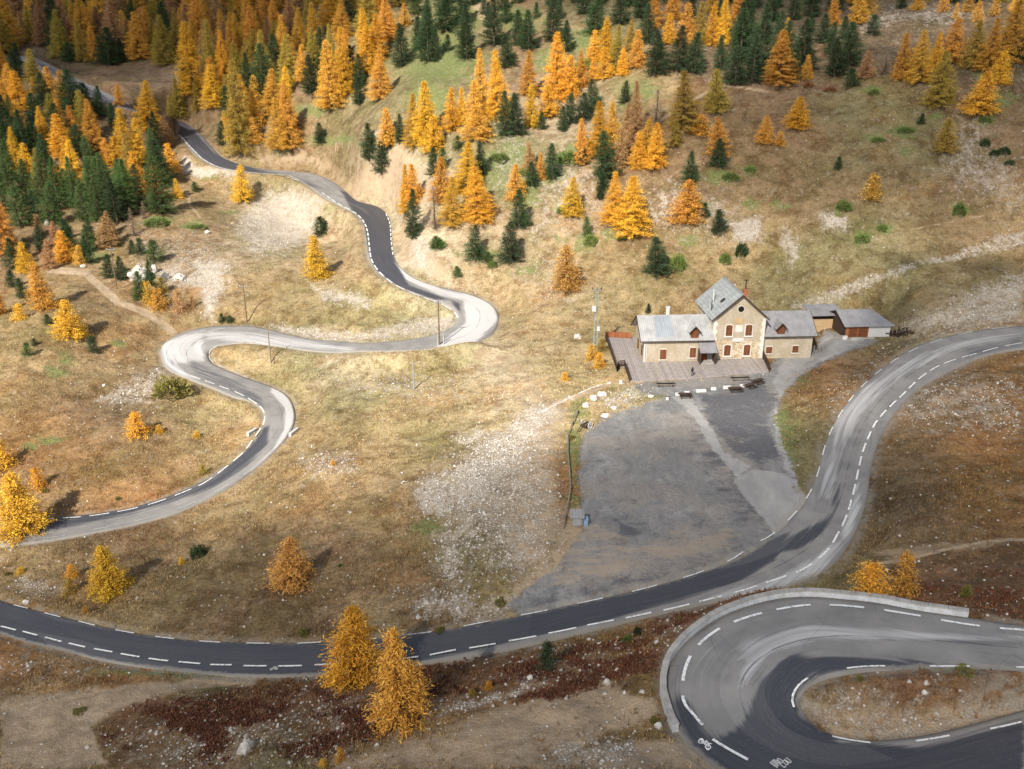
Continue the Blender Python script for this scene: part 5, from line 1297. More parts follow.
def window(parent, x, z, w, h, y, arched=True, fr=.2, leaf=2, name='window'):
    """shuttered window: stone frame with two closed shutters"""
    rise = .22 if arched else .0
    outer = arch(x - w / 2 - fr, x + w / 2 + fr, z - fr * .8, z + h + fr, rise + .05) if arched else [(x - w/2 - fr, z - fr*.8), (x + w/2 + fr, z - fr*.8), (x + w/2 + fr, z + h + fr), (x - w/2 - fr, z + h + fr)]
    wdw = MB().ext(outer, y - .09, y + .05).build(name, M_QUOIN, parent)
    for i in range(leaf):
        a = x - w / 2 + i * w / leaf + .02; b = a + w / leaf - .04
        pts_ = [(a, z + .04), (b, z + .04), (b, z + h - .12 + (.14 if arched and i == 0 else 0)), (a, z + h - .12 + (.14 if arched and i == leaf - 1 else 0))]
        MB().ext(pts_, y - .155, y - .06).build('shutter', M_SHUT, wdw)
    MB().box(x - w / 2 - fr - .1, x + w / 2 + fr + .1, y - .22, y + .02, z - fr * .8 - .14, z - fr * .8 - .003).build('sill', M_QUOIN, wdw)
    return wdw
for x in (CWD / 2 - 1.95, CWD / 2 + 1.85):
    window(mid, x, .55, 1.25, 2.15, 0); window(mid, x, 4.55, 1.25, 2.15, -.035)
# oculus
oc = MB(); oc.tube((CWD / 2 + .0, -.10, CEH + 1.7), (CWD / 2, .05, CEH + 1.7), .70, k=20); ocu = oc.build('round_window', M_QUOIN, mid)
MB().tube((CWD / 2, -.13, CEH + 1.7), (CWD / 2, -.02, CEH + 1.7), .58, k=20).build('pane', M_BLACK, ocu)
MB().box(CWD / 2 - 1.15, CWD / 2 + 1.05, -.13, -.0, 3.35, 4.05).build('name_panel', M_WHITE, mid)
MB().box(CWD / 2 - .75, CWD / 2 + .65, -.09, -.0, 5.3, 6.6).build('niche_panel', M_QUOIN, mid)
MB().box(CWD / 2 - .85, CWD / 2 + .75, -.09, -.0, 6.9, 8.0).build('crest_panel', M_TAN, mid)
# wings
def wing(x0, x1, y0, hd, base, eh, ri, rmat, ovl, ovr):
    yc = y0 + hd
    pts_ = [(y0, base), (y0 + 2 * hd, base), (y0 + 2 * hd, eh), (yc, eh + ri), (y0, eh)]
    m = MB(); b = 0
    for x in (x0, x1): m.v += [(x, y, z) for y, z in pts_]
    m.f = [(0, 1, 2, 3, 4), (9, 8, 7, 6, 5)] + [(j, j + 5, (j + 1) % 5 + 5, (j + 1) % 5) for j in range(5)]
    w = m.build('wing_wall', M_WALL, inn)
    s_ = ri / hd; ov = .55; r = MB(); zt = eh + ri + .2; zb = eh - ov * s_ + .2
    r.slab([(x0 - ovl, y0 - ov, zb), (x1 + ovr, y0 - ov, zb), (x1 + ovr, yc, zt), (x0 - ovl, yc, zt)], .14)
    r.slab([(x0 - ovl, yc, zt), (x1 + ovr, yc, zt), (x1 + ovr, y0 + 2 * hd + ov, zb), (x0 - ovl, y0 + 2 * hd + ov, zb)], .14)
    rr = r.build('wing_roof', rmat, inn)
    MB().bar((x0 - ovl, y0 - ov - .06, zb - .09), (x1 + ovr, y0 - ov - .06, zb - .09), .14, .12).build('gutter', M_DWOOD, rr)
    g = MB()
    if ovl > .1:
        g.bar((x0 - ovl - .03, y0 - ov, zb - .1), (x0 - ovl - .03, yc, zt - .1), .08, .26); g.bar((x0 - ovl - .03, yc, zt - .1), (x0 - ovl - .03, y0 + 2 * hd + ov, zb - .1), .08, .26)
    if ovr > .1:
        g.bar((x1 + ovr + .03, y0 - ov, zb - .1), (x1 + ovr + .03, yc, zt - .1), .08, .26); g.bar((x1 + ovr + .03, yc, zt - .1), (x1 + ovr + .03, y0 + 2 * hd + ov, zb - .1), .08, .26)
    g.build('verge_board', M_DWOOD, rr)
    return w, rr, (lambda y, off=0: eh + ri * (y - y0) / hd + .2 + off)
YL = -.9
lw, lr, lz = wing(-13.2, -.02, YL, 4.7, -1.0, 4.35, 3.2, M_RS, .9, 0)
rw, rr_, rzf = wing(CWD + .02, CWD + 9.7, .35, 4.7, -.8, 4.45, 3.2, M_RD, 0, .7)
def dormer(wallp, roofp, x, y0, z0, w, h, zf, rmat):
    body = MB().ext([(x - w/2, z0), (x + w/2, z0), (x + w/2, z0 + h), (x, z0 + h + w * .55), (x - w/2, z0 + h)], y0, y0 + 3.2).build('dormer', M_SHUT, roofp)
    r = MB(); e = .42; zt = z0 + h + w * .55 + .12; zb = z0 + h - e * 1.1 + .12
    r.slab([(x - w/2 - e, y0 - .5, zb), (x, y0 - .5, zt), (x, y0 + 3.6, zt), (x - w/2 - e, y0 + 3.6, zb)], .1)
    r.slab([(x, y0 - .5, zt), (x + w/2 + e, y0 - .5, zb), (x + w/2 + e, y0 + 3.6, zb), (x, y0 + 3.6, zt)], .1)
    r.build('dormer_roof', rmat, body)
    MB().box(x - w/2 + .12, x + w/2 - .12, y0 - .05, y0 - .004, z0 + .1, z0 + h - .1).build('shutter', M_SHUT, body)
    MB().bar((x - w/2 - e, y0 - .54, zb - .04), (x, y0 - .54, zt - .04), .06, .16).bar((x, y0 - .54, zt - .04), (x + w/2 + e, y0 - .54, zb - .04), .06, .16).build('dormer_trim', M_DWOOD, body)
dormer(lw, lr, -3.75, YL - .02, 4.3, 1.45, 1.7, lz, M_RS)
dormer(rw, rr_, CWD + 3.35, .33, 4.35, 1.45, 1.6, rzf, M_RD)
MB().slab([(-10.9, YL + 0.25, lz(YL + .25, .03)), (-7.6, YL + .25, lz(YL + .25, .03)), (-7.6, YL + 4.4, lz(YL + 4.4, .03)), (-10.9, YL + 4.4, lz(YL + 4.4, .03))], .02).build('patched_roof_sheet', M_RB, lr)
chl = MB().box(-8.3, -7.7, YL + 4.9, YL + 5.5, lz(YL + 4.5) - .5, lz(YL + 4.5) + 1.5).build('chimney', M_QUOIN, lr, .03)
MB().box(-8.4, -7.6, YL + 4.8, YL + 5.6, lz(YL + 4.5) + 1.5, lz(YL + 4.5) + 1.64).build('chimney_cap', M_WHITE, chl)
window(lw, -9.6, .35, 1.25, 2.1, YL, False, .05); window(lw, -3.9, .6, 1.2, 2.1, YL, False, .05)
window(rw, CWD + 1.35, .75, 1.2, 1.45, .35, False, .06); window(rw, CWD + 6.5, .8, 1.2, 1.5, .35, False, .06)
# corner stones and side windows of the left wing
q = MB().box(-13.28, -12.75, YL - .05, YL + .3, -.6, 4.2); q.build('corner_stones', M_QUOIN, lw)
for yy in (YL + 1.6, YL + 5.6):
    MB().box(-13.27, -13.1, yy, yy + 1.1, .5, 2.5).build('side_shutter', M_SHUT, lw)
MB().tube((-13.0, YL - .15, -.8), (-13.0, YL - .15, 4.2), .06, k=6).build('downpipe', M_STEEL, lw)
MB().tube((CWD + .3, .2, -.8), (CWD + .3, .2, 4.2), .06, k=6).build('downpipe', M_STEEL, rw)
# porch
po = MB().box(-2.75, .0, YL - 1.9, YL - .003, -.9, 0.02).build('porch_step', M_CONC, inn)
pr = MB(); pr.slab([(-3.05, YL - 2.4, 2.35), (.25, YL - 2.4, 2.35), (.25, YL + .0, 3.75), (-3.05, YL + .0, 3.75)], .12); pr.build('porch_roof', M_RD, inn)
for x in (-2.85, .0):
    MB().box(x - .12, x + .12, YL - 2.1, YL - 1.85, -.5, 2.4).box(x - .05, x + .05, YL - 1.85, YL - .0, .0, 2.5).build('porch_side', M_DWOOD, inn)
dr = MB().box(-2.3, -1.05, YL - .10, YL + .02, .02, 2.25).build('door', M_SHUT, inn)
MB().box(-1.2, -1.12, YL - .16, YL - .10, 1.0, 1.15).build('handle', M_STEEL, dr)
MB().box(-.85, -.2, YL - .06, YL + .02, .1, 2.2).build('notice_board', M_STEEL, inn)

# ------------------------------------------------------------------ terrace of boards
ZD = ZT - .12
def deckp(u, v): return pix_z(u, v, ZD)
DP = [(605.5, 337), (634, 337), (672, 350), (761, 350), (769, 371.5), (736, 374.5), (694, 377.5), (629.5, 381.5), (624.6, 366), (618.5, 366.8), (617, 371)]
dk = MB(); P = [deckp(*p) for p in DP]; k = len(P)
dk.v = [tuple(p) for p in P] + [(p[0], p[1], p[2] - 1.3) for p in P]
dk.f = [tuple(range(k)), tuple(k + j for j in reversed(range(k)))] + [(j, k + j, k + (j + 1) % k, (j + 1) % k) for j in range(k)]
terrace = dk.build('terrace', M_DECK); tag(terrace, 'grey boarded terrace wrapped round the front and left side of the inn', 'terrace')
def railing(a, b, h, mat, name='railing', solid=False):
    a = deckp(*a); b = deckp(*b); m = MB(); L = np.linalg.norm(b - a); n_ = max(2, int(L / 1.6))
    for i in range(n_ + 1):
        p = a + (b - a) * i / n_; m.bar(p - [0, 0, .5], p + [0, 0, h], .12)
    z = [h - .03, h * .62, h * .34, .14] if not solid else [h - .03]
    for zz in z: m.bar(a + [0, 0, zz], b + [0, 0, zz], .06, .20)
    if solid: m.bar(a + [0, 0, h * .5], b + [0, 0, h * .5], .05, h * .86)
    return m.build(name, mat, terrace)
railing((605.5, 337), (617, 371), 1.1, M_DWOOD); railing((617, 371), (618.5, 366.8), 1.1, M_DWOOD); railing((618.5, 366.6), (624.6, 366), 1.1, M_DWOOD); railing((624.6, 366), (629.5, 381.5), 1.1, M_DWOOD)
railing((606.5, 337.2), (631, 338.4), 1.15, M_OWOOD, 'rear_fence', True)
railing((762, 357), (769, 371.5), 1.5, M_DWOOD, 'side_screen', True)

# ------------------------------------------------------------------ outbuildings
def local_at(u, v, z=None):
    return pix_z(u, v, z) if z is not None else ground(u, v)
B0 = local_at(845, 337.5, -55.3)
barn = empty('barn', B0, math.radians(4)); tag(barn, 'low barn with grey roof, half brown boards and half white wall', 'barn')
BW, BD, BH, BR = 9.0, 9.0, 2.35, 2.0
bwall = MB().box(0, BW, 0, BD, -1, BH).build('wall', M_WHITE, barn)
MB().box(-.06, 4.6, -.07, 0, -.5, BH - .02).build('board_cladding', M_OWOOD, barn)
MB().box(-.09, -.003, -.05, BD, -.5, BH - .02).build('board_cladding', M_DWOOD, barn)
for x in (.6, 2.6): MB().box(x, x + 1.7, -.12, -.072, 0, 2.0).build('door', M_SHUT, barn)
r = MB(); yc = BD / 2; e = .6
z0, z1 = BH + .1, BH + BR + .1
r.slab([(-e, -e, z0), (BW + e, -e, z0), (BW - 2.2, yc, z1), (-e, yc, z1)], .14)
r.slab([(-e, yc, z1), (BW - 2.2, yc, z1), (BW + e, BD + e, z0), (-e, BD + e, z0)], .14)
b = len(r.v); r.v += [(BW + e, -e, z0), (BW + e, BD + e, z0), (BW - 2.2, yc, z1), (BW + e, -e, z0 - .14), (BW + e, BD + e, z0 - .14)]
r.f += [(b, b + 1, b + 2), (b, b + 3, b + 4, b + 1)]
r.build('roof', M_RD, barn)
MB().ext([(0, 0), (1, 0), (1, 1)], 0, .1) if False else None
gb = MB(); gb.v = [(-.08, 0, BH), (-.08, BD, BH), (-.08, yc, z1 - .16), (-.0, 0, BH), (0, BD, BH), (0, yc, z1 - .16)]; gb.f = [(0, 1, 2), (5, 4, 3), (0, 2, 5, 3), (1, 4, 5, 2)]
gb.build('gable_boards', M_DWOOD, barn)
MB().bar((.2, -.9, .0), (5.5, -.9, 0), .5, .35).build('step', M_CONC, barn)
S0 = local_at(811.5, 328.5, -55.3)
shed = empty('shed', S0, math.radians(4)); tag(shed, 'small sandy walled shed with open dark loft between the inn and the barn', 'shed')
MB().box(0, 6.0, 0, 4.5, -1, 1.9).build('wall', M_TAN, shed)
MB().box(.1, 5.9, .15, 4.4, 1.9, 2.9).build('loft_shade_block', M_BLACK, shed)  # solid black block filling the loft, its inner shade put into the colour
m = MB()
for x in (.0, 1.5, 3.0, 4.5, 5.9): m.box(x, x + .14, -.02, .12, 1.9, 2.95)
m.box(0, 6.0, -.03, .05, 2.2, 2.35); m.build('loft_posts', M_DWOOD, shed)
MB().slab([(-.5, -.7, 2.95), (6.5, -.7, 2.95), (6.5, 5.0, 3.7), (-.5, 5.0, 3.7)], .14).build('roof', M_RD, shed)
MB().box(4.3, 5.2, -.06, -.003, 0, 1.8).build('door', M_WHITE, shed)

def thing_at(name, u, v, rz_, label, cat, group=None, z=None):
    g = ground(u, v)
    if z is not None: g[2] = z
    return tag(empty(name, g, rz_), label, cat, group)
# timber stack beside the barn
t = thing_at('timber_stack', 899, 335, .1, 'dark heap of old timber beams leaning beside the barn', 'timber stack')
rnd = random.Random(3); m = MB()
for i in range(26):
    x = rnd.uniform(-2.2, 2.2); y = rnd.uniform(-1.2, 1.2); z = rnd.uniform(.1, 1.5) * (1 - abs(x) / 3.4); a = rnd.uniform(-.5, .5) + (1.57 if rnd.random() < .35 else 0); l = rnd.uniform(.9, 1.9)
    m.bar((x - l * math.cos(a), y - l * math.sin(a), z), (x + l * math.cos(a), y + l * math.sin(a), z + rnd.uniform(-.3, .5)), .16, .12)
m.build('beams', M_DWOOD, t); m = MB()
for i in range(5): m.bar((-1.9 + i * .9, -.8, 0), (-1.7 + i * .85, -.3, 2.0 - .12 * i), .12)
m.build('props', M_GWOOD, t)
t = thing_at('scrap_heap', 911, 334, .1, 'small dark scrap heap at the right end of the timber stack', 'scrap heap'); m = MB()
for i in range(9):
    x, y = rnd.uniform(-.9, .9), rnd.uniform(-.5, .5); m.bar((x - .5, y, .15 + .1 * (i % 4)), (x + .5, y + rnd.uniform(-.4, .4), .2 + .1 * (i % 4)), .22, .14)
m.build('planks', M_DWOOD, t)
# white box and bench before the barn
t = thing_at('storage_chest', 844.5, 339.3, .05, 'small white chest at the left front corner of the barn', 'chest')
MB().box(-.45, .45, -.3, .3, 0, .6).build('box', M_WHITE, t, .03); MB().box(-.5, .5, -.34, .34, .6, .68).build('lid', M_WHITE, t, .01)
t = thing_at('trough', 857, 340, .05, 'long low grey trough in front of the brown barn boards', 'trough')
MB().box(-1.3, 1.3, -.3, -.22, .0, .5).box(-1.3, 1.3, .22, .3, 0, .5).box(-1.3, -1.2, -.22, .22, 0, .5).box(1.2, 1.3, -.22, .22, 0, .5).box(-1.2, 1.2, -.22, .22, 0, .12).build('basin', M_CONC, t)
t = thing_at('pallet_stack', 817, 353.5, .1, 'leaning wooden pallets at the right end of the inn', 'pallets')
for i in range(3):
    m = MB()
    for j in range(6): m.bar((-.9 + i * .75, -.5 + .15 * i, .1 + j * .24), (-.5 + i * .75, .5, .15 + j * .24), .05, .12)
    m.bar((-.9 + i * .75, -.45 + .15 * i, 0), (-.9 + i * .75, -.45 + .15 * i, 1.5), .1); m.bar((-.5 + i * .75, .45, 0), (-.5 + i * .75, .45, 1.5), .1)
    m.build('pallet', M_GWOOD, t)

# row of white blocks and trestle benches along the car park edge
BLK = [((677.5, 395.5), .9, 'leftmost white concrete block of the row before the terrace'), ((687, 394), 1.1, 'white concrete block right beside the first trestle bench'), ((701, 392), 2.1, 'longest white concrete block in the row before the terrace'),
       ((713.5, 390), 1.05, 'square white concrete block in the middle of the row'), ((727, 388.5), 1.6, 'white concrete block right of the square middle block'), ((742.5, 387), 1.05, 'rightmost white concrete block of the row before the terrace')]
for (p, w, lab) in BLK:
    t = thing_at('concrete_block', p[0], p[1], rnd.uniform(-.1, .15), lab, 'concrete block', 'white concrete blocks edging the car park')
    w *= .85; MB().box(-w / 2, w / 2, -.26, .26, -.05, .48).build('block', M_WHITE, t, .05)
    MB().box(-w / 2 - .02, w / 2 + .02, -.32, .32, -.08, .08).build('base', M_CONC, t)
def bench(u, v, L, rz_, lab, topm, group='trestle tables and benches before the terrace'):
    t = thing_at('trestle_bench', u, v, rz_, lab, 'bench', group)
    MB().box(-L / 2, L / 2, -.38, .38, .70, .78).build('table_top', topm, t)
    for y in (-.78, .78): MB().box(-L / 2, L / 2, y - .15, y + .15, .42, .48).build('seat', topm, t)
    for x in (-L / 2 + .35, L / 2 - .35):
        MB().bar((x, -.8, 0), (x, .15, .72), .1).bar((x, .8, 0), (x, -.15, .72), .1).bar((x, -.8, .38), (x, .8, .38), .08).build('leg_frame', M_DWOOD, t)
    return t
bench(665, 385.5, 3.2, .03, 'long grey picnic table in front of the terrace, left one', M_GWOOD)
bench(740, 379.5, 3.4, .1, 'long grey picnic table against the terrace edge, right one', M_GWOOD)
bench(685, 397.5, 2.2, .05, 'dark picnic table between the two leftmost white blocks', M_DWOOD)
bench(735.5, 391.5, 2.4, .05, 'dark picnic table between the two rightmost white blocks', M_DWOOD)
bench(750, 388, 2.0, .5, 'dark picnic table turned askew right of the white blocks', M_DWOOD)
bench(758, 383.5, 2.0, .5, 'dark picnic table nearest the right terrace screen', M_DWOOD)

# old two wheeled cart
t = thing_at('hay_cart', 586, 428, .9, 'old two wheeled wooden cart parked on the grass beside the car park', 'cart')
MB().box(-1.0, 1.0, -.55, .55, .62, .72).build('bed', M_DWOOD, t)
for y in (-.55, .55): MB().bar((-1.0, y, 1.05), (1.0, y, 1.05), .05, .1).bar((-.9, y, .7), (-.9, y, 1.08), .06).bar((0, y, .7), (0, y, 1.08), .06).bar((.9, y, .7), (.9, y, 1.08), .06).build('side_rail', M_GWOOD, t)
for y in (-.75, .75):
    w = MB()
    for i in range(16):
        a0, a1 = 6.2832 * i / 16, 6.2832 * (i + 1) / 16
        w.bar((.1 + .62 * math.cos(a0), y, .62 + .62 * math.sin(a0)), (.1 + .62 * math.cos(a1), y, .62 + .62 * math.sin(a1)), .09, .1)
    for i in range(4):
        a0 = 3.1416 * i / 4; w.bar((.1 - .6 * math.cos(a0), y, .62 - .6 * math.sin(a0)), (.1 + .6 * math.cos(a0), y, .62 + .6 * math.sin(a0)), .05)
    w.build('wheel', M_WHITE, t)
MB().bar((-1.0, -.3, .65), (-2.5, -.1, .12), .08).bar((-1.0, .3, .65), (-2.5, .1, .12), .08).build('shafts', M_DWOOD, t)

# wooden hut with board and the blue bin at the car park corner
t = thing_at('information_hut', 577, 526.5, -.05, 'small grey roofed wooden hut at the lower left corner of the car park', 'hut')
MB().box(-.75, .75, -.45, .5, 0, 1.55).build('wall', M_GWOOD, t)
MB().slab([(-.9, -.65, 1.6), (.9, -.65, 1.6), (.9, .75, 2.15), (-.9, .75, 2.15)], .08).build('roof', M_RD, t)
MB().ext([(-.0, 0), (0.01, 0), (0.01, .1)], 0, .1) if False else MB().box(-.55, .55, -.49, -.452, .45, 1.35).build('notice_board', M_STEEL, t)
t = thing_at('litter_bin', 585, 525.5, .1, 'pale blue litter bin standing right of the small wooden hut', 'bin')
MB().box(-.33, .33, -.3, .3, 0, 1.0).build('body', M_BLUE, t, .03); MB().slab([(-.38, -.36, 1.0), (.38, -.36, 1.0), (.38, .36, 1.14), (-.38, .36, 1.14)], .06).build('lid', M_BLUE, t)
# low log fence left of the car park
fp = [ground(u, v) for u, v in [(578, 413), (573, 424), (568, 437), (568, 455), (569.5, 472), (570.5, 490), (568.5, 505), (565.5, 518), (563.5, 529)]]
fence = empty('log_fence', fp[4]); tag(fence, 'low weathered log fence down the left side of the car park', 'fence')
m = MB(); F0 = fp[4]
for a, b in zip(fp[:-1], fp[1:]): m.tube(a - F0 + [0, 0, .55], b - F0 + [0, 0, .52], .11, .09)
m.build('rail', M_GWOOD, fence)
for a in fp: MB().tube(a - F0 + [0, 0, -.3], a - F0 + [0, 0, .62], .10).build('post', M_GWOOD, fence)

# boulders
def rock_mesh(seed, sx, sy, sz, mat, sub=3):
    bm = bmesh.new(); bmesh.ops.create_icosphere(bm, subdivisions=sub, radius=1.0)
    for v in bm.verts:
        c = v.co.copy(); n1 = mnoise.fractal(c * 1.1 + Vector((seed * 3.1, 0, 0)), 1.0, 2.0, 4)
        cell = mnoise.cell(c * 1.5 + Vector((seed, 1, 2)))
        v.co = c * (1 + .35 * n1 + .12 * cell); v.co = Vector((v.co.x * sx, v.co.y * sy, max(v.co.z, -.5) * sz))
    me = bpy.data.meshes.new('boulder'); bm.to_mesh(me); bm.free(); me.materials.append(mat); return me
M_ROCK = stone_material('pale_limestone', (.60, .56, .50), (.40, .36, .31), (.16, .14, .12))
M_ROCKW = stone_material('white_limestone', (.64, .60, .55), (.48, .45, .41), (.30, .28, .25))
BOULD = [(586, 407, 8, .7, 'w', 'white boulder, lowest of the three in a line above the cart'), (594, 399.5, 10, .6, 'w', 'white boulder, middle of the three in a line above the cart'), (602, 396, 10, .6, 'w', 'white boulder, topmost of the three in a line above the cart'),
 (605, 416.5, 10, .35, 'w', 'flat white rock on the grass at the top corner of the car park'), (614, 409, 8, .4, 'w', 'flat pinkish white rock above the flat white one'), (621, 383.5, 5, .9, 'w', 'small white square rock at the left foot of the terrace'),
 (667.5, 400, 4, 1.0, 'w', 'small pointed pale rock left of the white concrete blocks'), (651, 397, 7, .4, 'r', 'low brown rocks on the verge left of the white blocks'),
 (138, 279, 26, .62, 'r', 'largest pale boulder of the outcrop beside the dirt track'), (154, 272, 10, 1.0, 'r', 'tall narrow pale rock right of the largest outcrop boulder'), (165, 280, 12, .7, 'r', 'pale rock at the right end of the outcrop'), (180, 279, 16, .4, 'r', 'low broad rock right of the outcrop'), (47, 225, 6, 1.2, 'r', 'pale rock face among the pines above the dirt track'),
 (578, 338, 11, .45, 'w', 'pile of pale rock on the meadow left of the transformer pole'), (658, 728, 9, .8, 'w', 'white rock against the lower end of the parapet'), (458, 609.5, 5, .8, 'w', 'small white rock just above the main road in the middle'),
 (530, 679, 8, .6, 'r', 'small grey rock in the heather below the main road'), (600, 645, 6, .6, 'r', 'small pale rock in the rusty heather below the main road'), (245, 752, 20, .7, 'r', 'grey lichen covered rock in the heather at the bottom edge'), (25, 603, 9, .3, 'w', 'flat white rock near the left end of the main road'),
 (104, 386, 4, .6, 'w', 'small white rock on the meadow left of the road loop'), (207, 233, 7, .5, 'w', 'small white rock on the slope below the upper road'), (83, 267, 6, .6, 'r', 'pale rock beside the top of the dirt track'), (418, 618, 6, .5, 'r', 'flat pale rock above the main road')]
for i, (u, v, w, hr, k, lab) in enumerate(BOULD):
    g = ground(u, v); d = float(project(g[None])[2][0]); R = w * d / F / 2 * .85
    o = link(bpy.data.objects.new('boulder', rock_mesh(i + 1, R, R * .85, R * 2 * hr * .75, M_ROCKW if k == 'w' else M_ROCK)))
    o.location = (g[0], g[1] + R * .3, g[2] + R * hr * .25); o.rotation_euler = (0, 0, i * 1.3); tag(o, lab, 'boulder', 'boulders on the slopes')
# a line of kerb stones above the boulders
cl = catmull(np.array([ground(u, v) for u, v in [(542, 412), (556, 405), (570, 398), (585, 391), (598, 386), (611, 383)]]), 10)
m = MB()
for i in range(0, len(cl) - 1, 1):
    p = cl[i]; s_ = rnd.uniform(.10, .26); a = rnd.uniform(0, 3)
    m.quadbox([(p[0] + s_ * math.cos(a + j * 1.57 + .1 * j) * 1.2, p[1] + s_ * math.sin(a + j * 1.57), p[2] + z) for z in (-.1, s_ * .9) for j in range(4)])
o = m.build('dry_stone_edging', M_ROCK, None, .04); tag(o, 'line of white stones edging the track left of the car park', 'stone edging')
# concrete kerb blocks on the lower loop of the upper road
for (u, v, l, rz_, lab) in [(294, 433, 2.8, 1.25, 'pale concrete block on the outside of the lower road loop'), (252, 433, 2.6, 1.2, 'pale concrete block on the inside of the lower road loop')]:
    t = thing_at('guard_block', u, v, rz_, lab, 'guard block', 'concrete guard blocks on the loop'); MB().box(-l / 2, l / 2, -.25, .25, -.2, .55).build('block', M_CONCL, t, .05); MB().box(-l / 2 - .03, l / 2 + .03, -.3, .3, -.2, .1).build('base', M_CONC, t)

# ------------------------------------------------------------------ poles
M_POLE = plain('old_wood_pole', (.17, .115, .075), .9, .4, 1)
def pole(u, vb, vt, lab, arms=1, twin=False, mat=None):
    g = ground(u, vb); d = float(project(g[None])[2][0]); h = (vb - vt) * d / F / .94
    t = tag(empty('utility_pole', g, .2), lab, 'utility pole', 'wooden line poles crossing the valley')
    MB().tube((0, 0, -.5), (0, 0, h), .17, .11, 8).build('shaft', mat or M_POLE, t)
    if twin: MB().tube((.9, 0, -.5), (.9, .05, 2.6), .15, .14, 8).build('stub_post', M_CONC, t); MB().tube((-.3, 0, -.5), (-.3, 0, 2.2), .15, .14, 8).build('stub_post', M_CONC, t)
    if arms:
        MB().bar((-.9, 0, h - .35), (.9, 0, h - .35), .12).bar((-.5, 0, h - .4), (0, 0, h - .9), .05).bar((.5, 0, h - .4), (0, 0, h - .9), .05).build('cross_arm', M_STEEL, t)
        for x in (-.8, 0, .8): MB().tube((x, 0, h - .3), (x, 0, h + .05), .06, .04, 6).build('insulator', M_WHITE, t)
    return t
pole(247, 322, 286, 'brown wooden pole behind the left part of the upper road'); pole(439.5, 345, 302, 'brown wooden pole in the mouth of the right hand hairpin', 1, True)
pole(414, 389, 361, 'short grey pole standing in the sunny meadow', 0, False, M_STEEL); pole(117, 289, 250, 'wooden pole with cross arm beside the dirt track', 1)
pole(271, 363, 331, 'thin grey pole below the upper road, left of the meadow pole', 0, False, M_GWOOD)
t = thing_at('transformer_pole', 595, 350, .1, 'tall green grey lattice pole with two white boxes left of the inn', 'transformer pole')
g = Vector(t.location); d = float(project(np.array(g)[None])[2][0]); h = (350 - 292) * d / F / .94
m = MB()
for sx in (-1, 1):
    for sy in (-1, 1): m.bar((sx * .42, sy * .42, -.3), (sx * .16, sy * .16, h), .09)
for i in range(int(h / .8)):
    z = i * .8; w0 = .42 - .26 * z / h; w1 = .42 - .26 * (z + .8) / h; s_ = 1 if i % 2 else -1
    for sy in (-1, 1): m.bar((-w0 * s_, sy * w0, z), (w1 * s_, sy * w1, z + .8), .05)
    for sx in (-1, 1): m.bar((sx * w0, -w0 * s_, z), (sx * w1, w1 * s_, z + .8), .05)
m.build('lattice_mast', M_PGREEN, t)
MB().box(-.95, -.2, -.75, -.2, h * .66, h * .66 + 1.1).build('transformer_box', M_WHITE, t, .05)
MB().box(.2, .75, -.55, -.1, h * .33, h * .33 + .9).build('switch_box', M_WHITE, t, .04)
MB().bar((-1.0, 0, h), (1.0, 0, h), .12).build('cross_arm', M_STEEL, t)
for x in (-.85, 0, .85): MB().tube((x, 0, h + .05), (x, 0, h + .6), .09, .06, 6).build('insulator', M_BLACK, t)
# fallen bent branch by the thin pole
t = thing_at('dead_branch', 274, 364, .2, 'bent dead branch standing beside the thin grey pole', 'branch')
MB().tube((0, 0, -.1), (.3, 0, 1.6), .1, .08, 6).tube((.3, 0, 1.6), (1.1, 0, 2.6), .08, .04, 6).build('limb', M_POLE, t)

